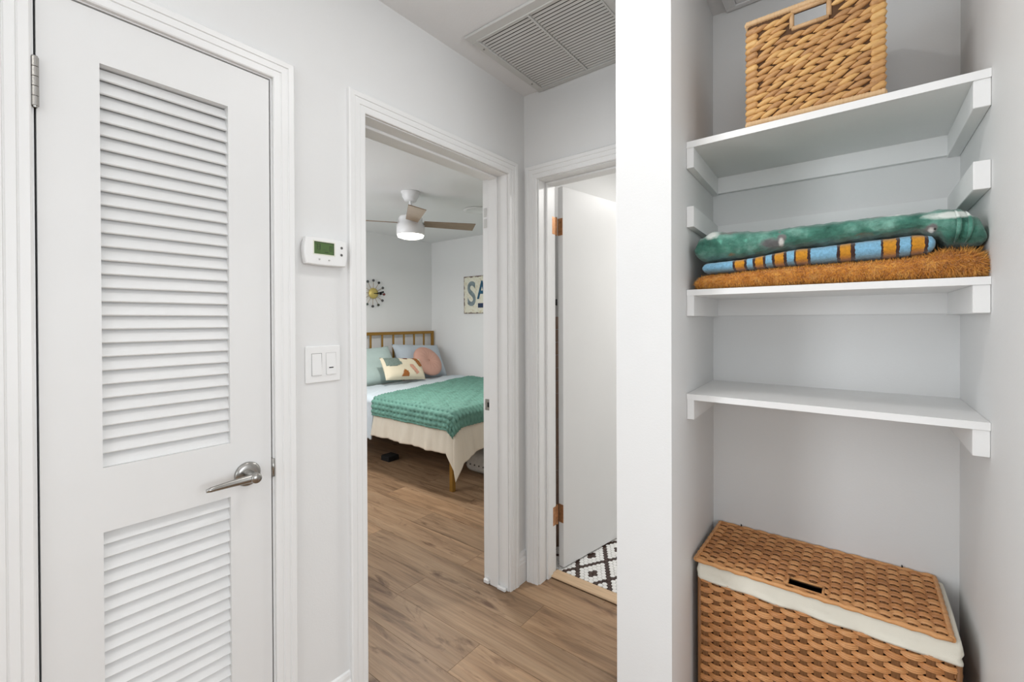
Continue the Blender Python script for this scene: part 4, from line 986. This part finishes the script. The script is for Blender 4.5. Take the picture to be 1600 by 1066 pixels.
# ------------------------------------------------------------------ rusty letter sign
sx0, sx1, sz0, sz1 = -3.893, -3.36, H+.094, H+.552; SY = YR-.020
sg = thing('letter_sign', ((sx0+sx1)/2, YR, sz0), 'weathered cream metal sign with blue letters SA on the bedroom wall', 'sign')
def signmat(nt_name):
    m, nt, b, N, L = nodes(nt_name)
    f = noise(nt, coords(nt), 22, 5, .7); tc = N('ShaderNodeTexCoord'); sp_ = N('ShaderNodeSeparateXYZ'); L(tc.outputs['Generated'], sp_.inputs[0])
    # closeness to the plate's edges, where the enamel has rusted away
    e = []
    for i in (0, 2):
        s_ = N('ShaderNodeMath'); s_.operation = 'SUBTRACT'; L(sp_.outputs[i], s_.inputs[0]); s_.inputs[1].default_value = .5
        ab = N('ShaderNodeMath'); ab.operation = 'ABSOLUTE'; L(s_.outputs[0], ab.inputs[0]); e.append(ab)
    mx = N('ShaderNodeMath'); mx.operation = 'MAXIMUM'; L(e[0].outputs[0], mx.inputs[0]); L(e[1].outputs[0], mx.inputs[1])
    ad = N('ShaderNodeMath'); ad.operation = 'MULTIPLY_ADD'; L(f, ad.inputs[0]); ad.inputs[1].default_value = .16; L(mx.outputs[0], ad.inputs[2])
    r = ramp(nt, [(.545, (0, 0, 0, 1)), (.575, (1, 1, 1, 1))]); L(ad.outputs[0], r.inputs[0])
    base = ramp(nt, [(.3, s2l((198, 184, 150))), (.5, s2l((226, 224, 208))), (.75, s2l((212, 208, 184)))]); L(f, base.inputs[0])
    L(mix(nt, r.outputs[0], base.outputs[0], s2l((84, 48, 28))), b.inputs['Base Color']); b.inputs['Roughness'].default_value = .6; return m
pt_ = MB().box((sx0, SY, sz0), (sx1, YR-.001, sz1), c=.002).build('plate', signmat('rusty_enamel'), sg)
def letter(ch, x, z, hgt, wid, mat):
    cu = bpy.data.curves.new('letter', 'FONT'); cu.body = ch; cu.size = 1; cu.extrude = .004; cu.offset = .022
    ob_ = bpy.data.objects.new('letter_curve', cu); col.objects.link(ob_); dg = bpy.context.evaluated_depsgraph_get()
    me = bpy.data.meshes.new_from_object(ob_.evaluated_get(dg)); bpy.data.objects.remove(ob_)
    xs = [v_.co.x for v_ in me.vertices]; ys = [v_.co.y for v_ in me.vertices]
    for v_ in me.vertices:
        u = (v_.co.x-min(xs))/(max(xs)-min(xs)); q = (v_.co.y-min(ys))/(max(ys)-min(ys)) if False else v_.co.y
        v_.co = Vector((x+u*wid, SY-.001-v_.co.z*.2, z+(v_.co.y-min(ys))/(max(ys)-min(ys))*hgt))-WL[sg]
    me.materials.clear(); me.materials.append(mat)
    o = bpy.data.objects.new('letter', me); col.objects.link(o); o.parent = sg; WL[o] = WL[sg]; return o
ink = plain('blue_enamel', (30, 84, 112), .5, vary=.35, vscale=30); inkf = plain('faded_blue_enamel', (118, 132, 136), .5, vary=.35, vscale=20)
letter('S', -3.826, H+.185, .305, .135, inkf); letter('A', -3.668, H+.268, .222, .165, ink)
MB().box((-3.652, SY-.0016, H+.163), (-3.47, SY-.0002, H+.217)).build('printed_bar', plain('navy_enamel', (28, 48, 82), .5, vary=.3, vscale=30), sg)
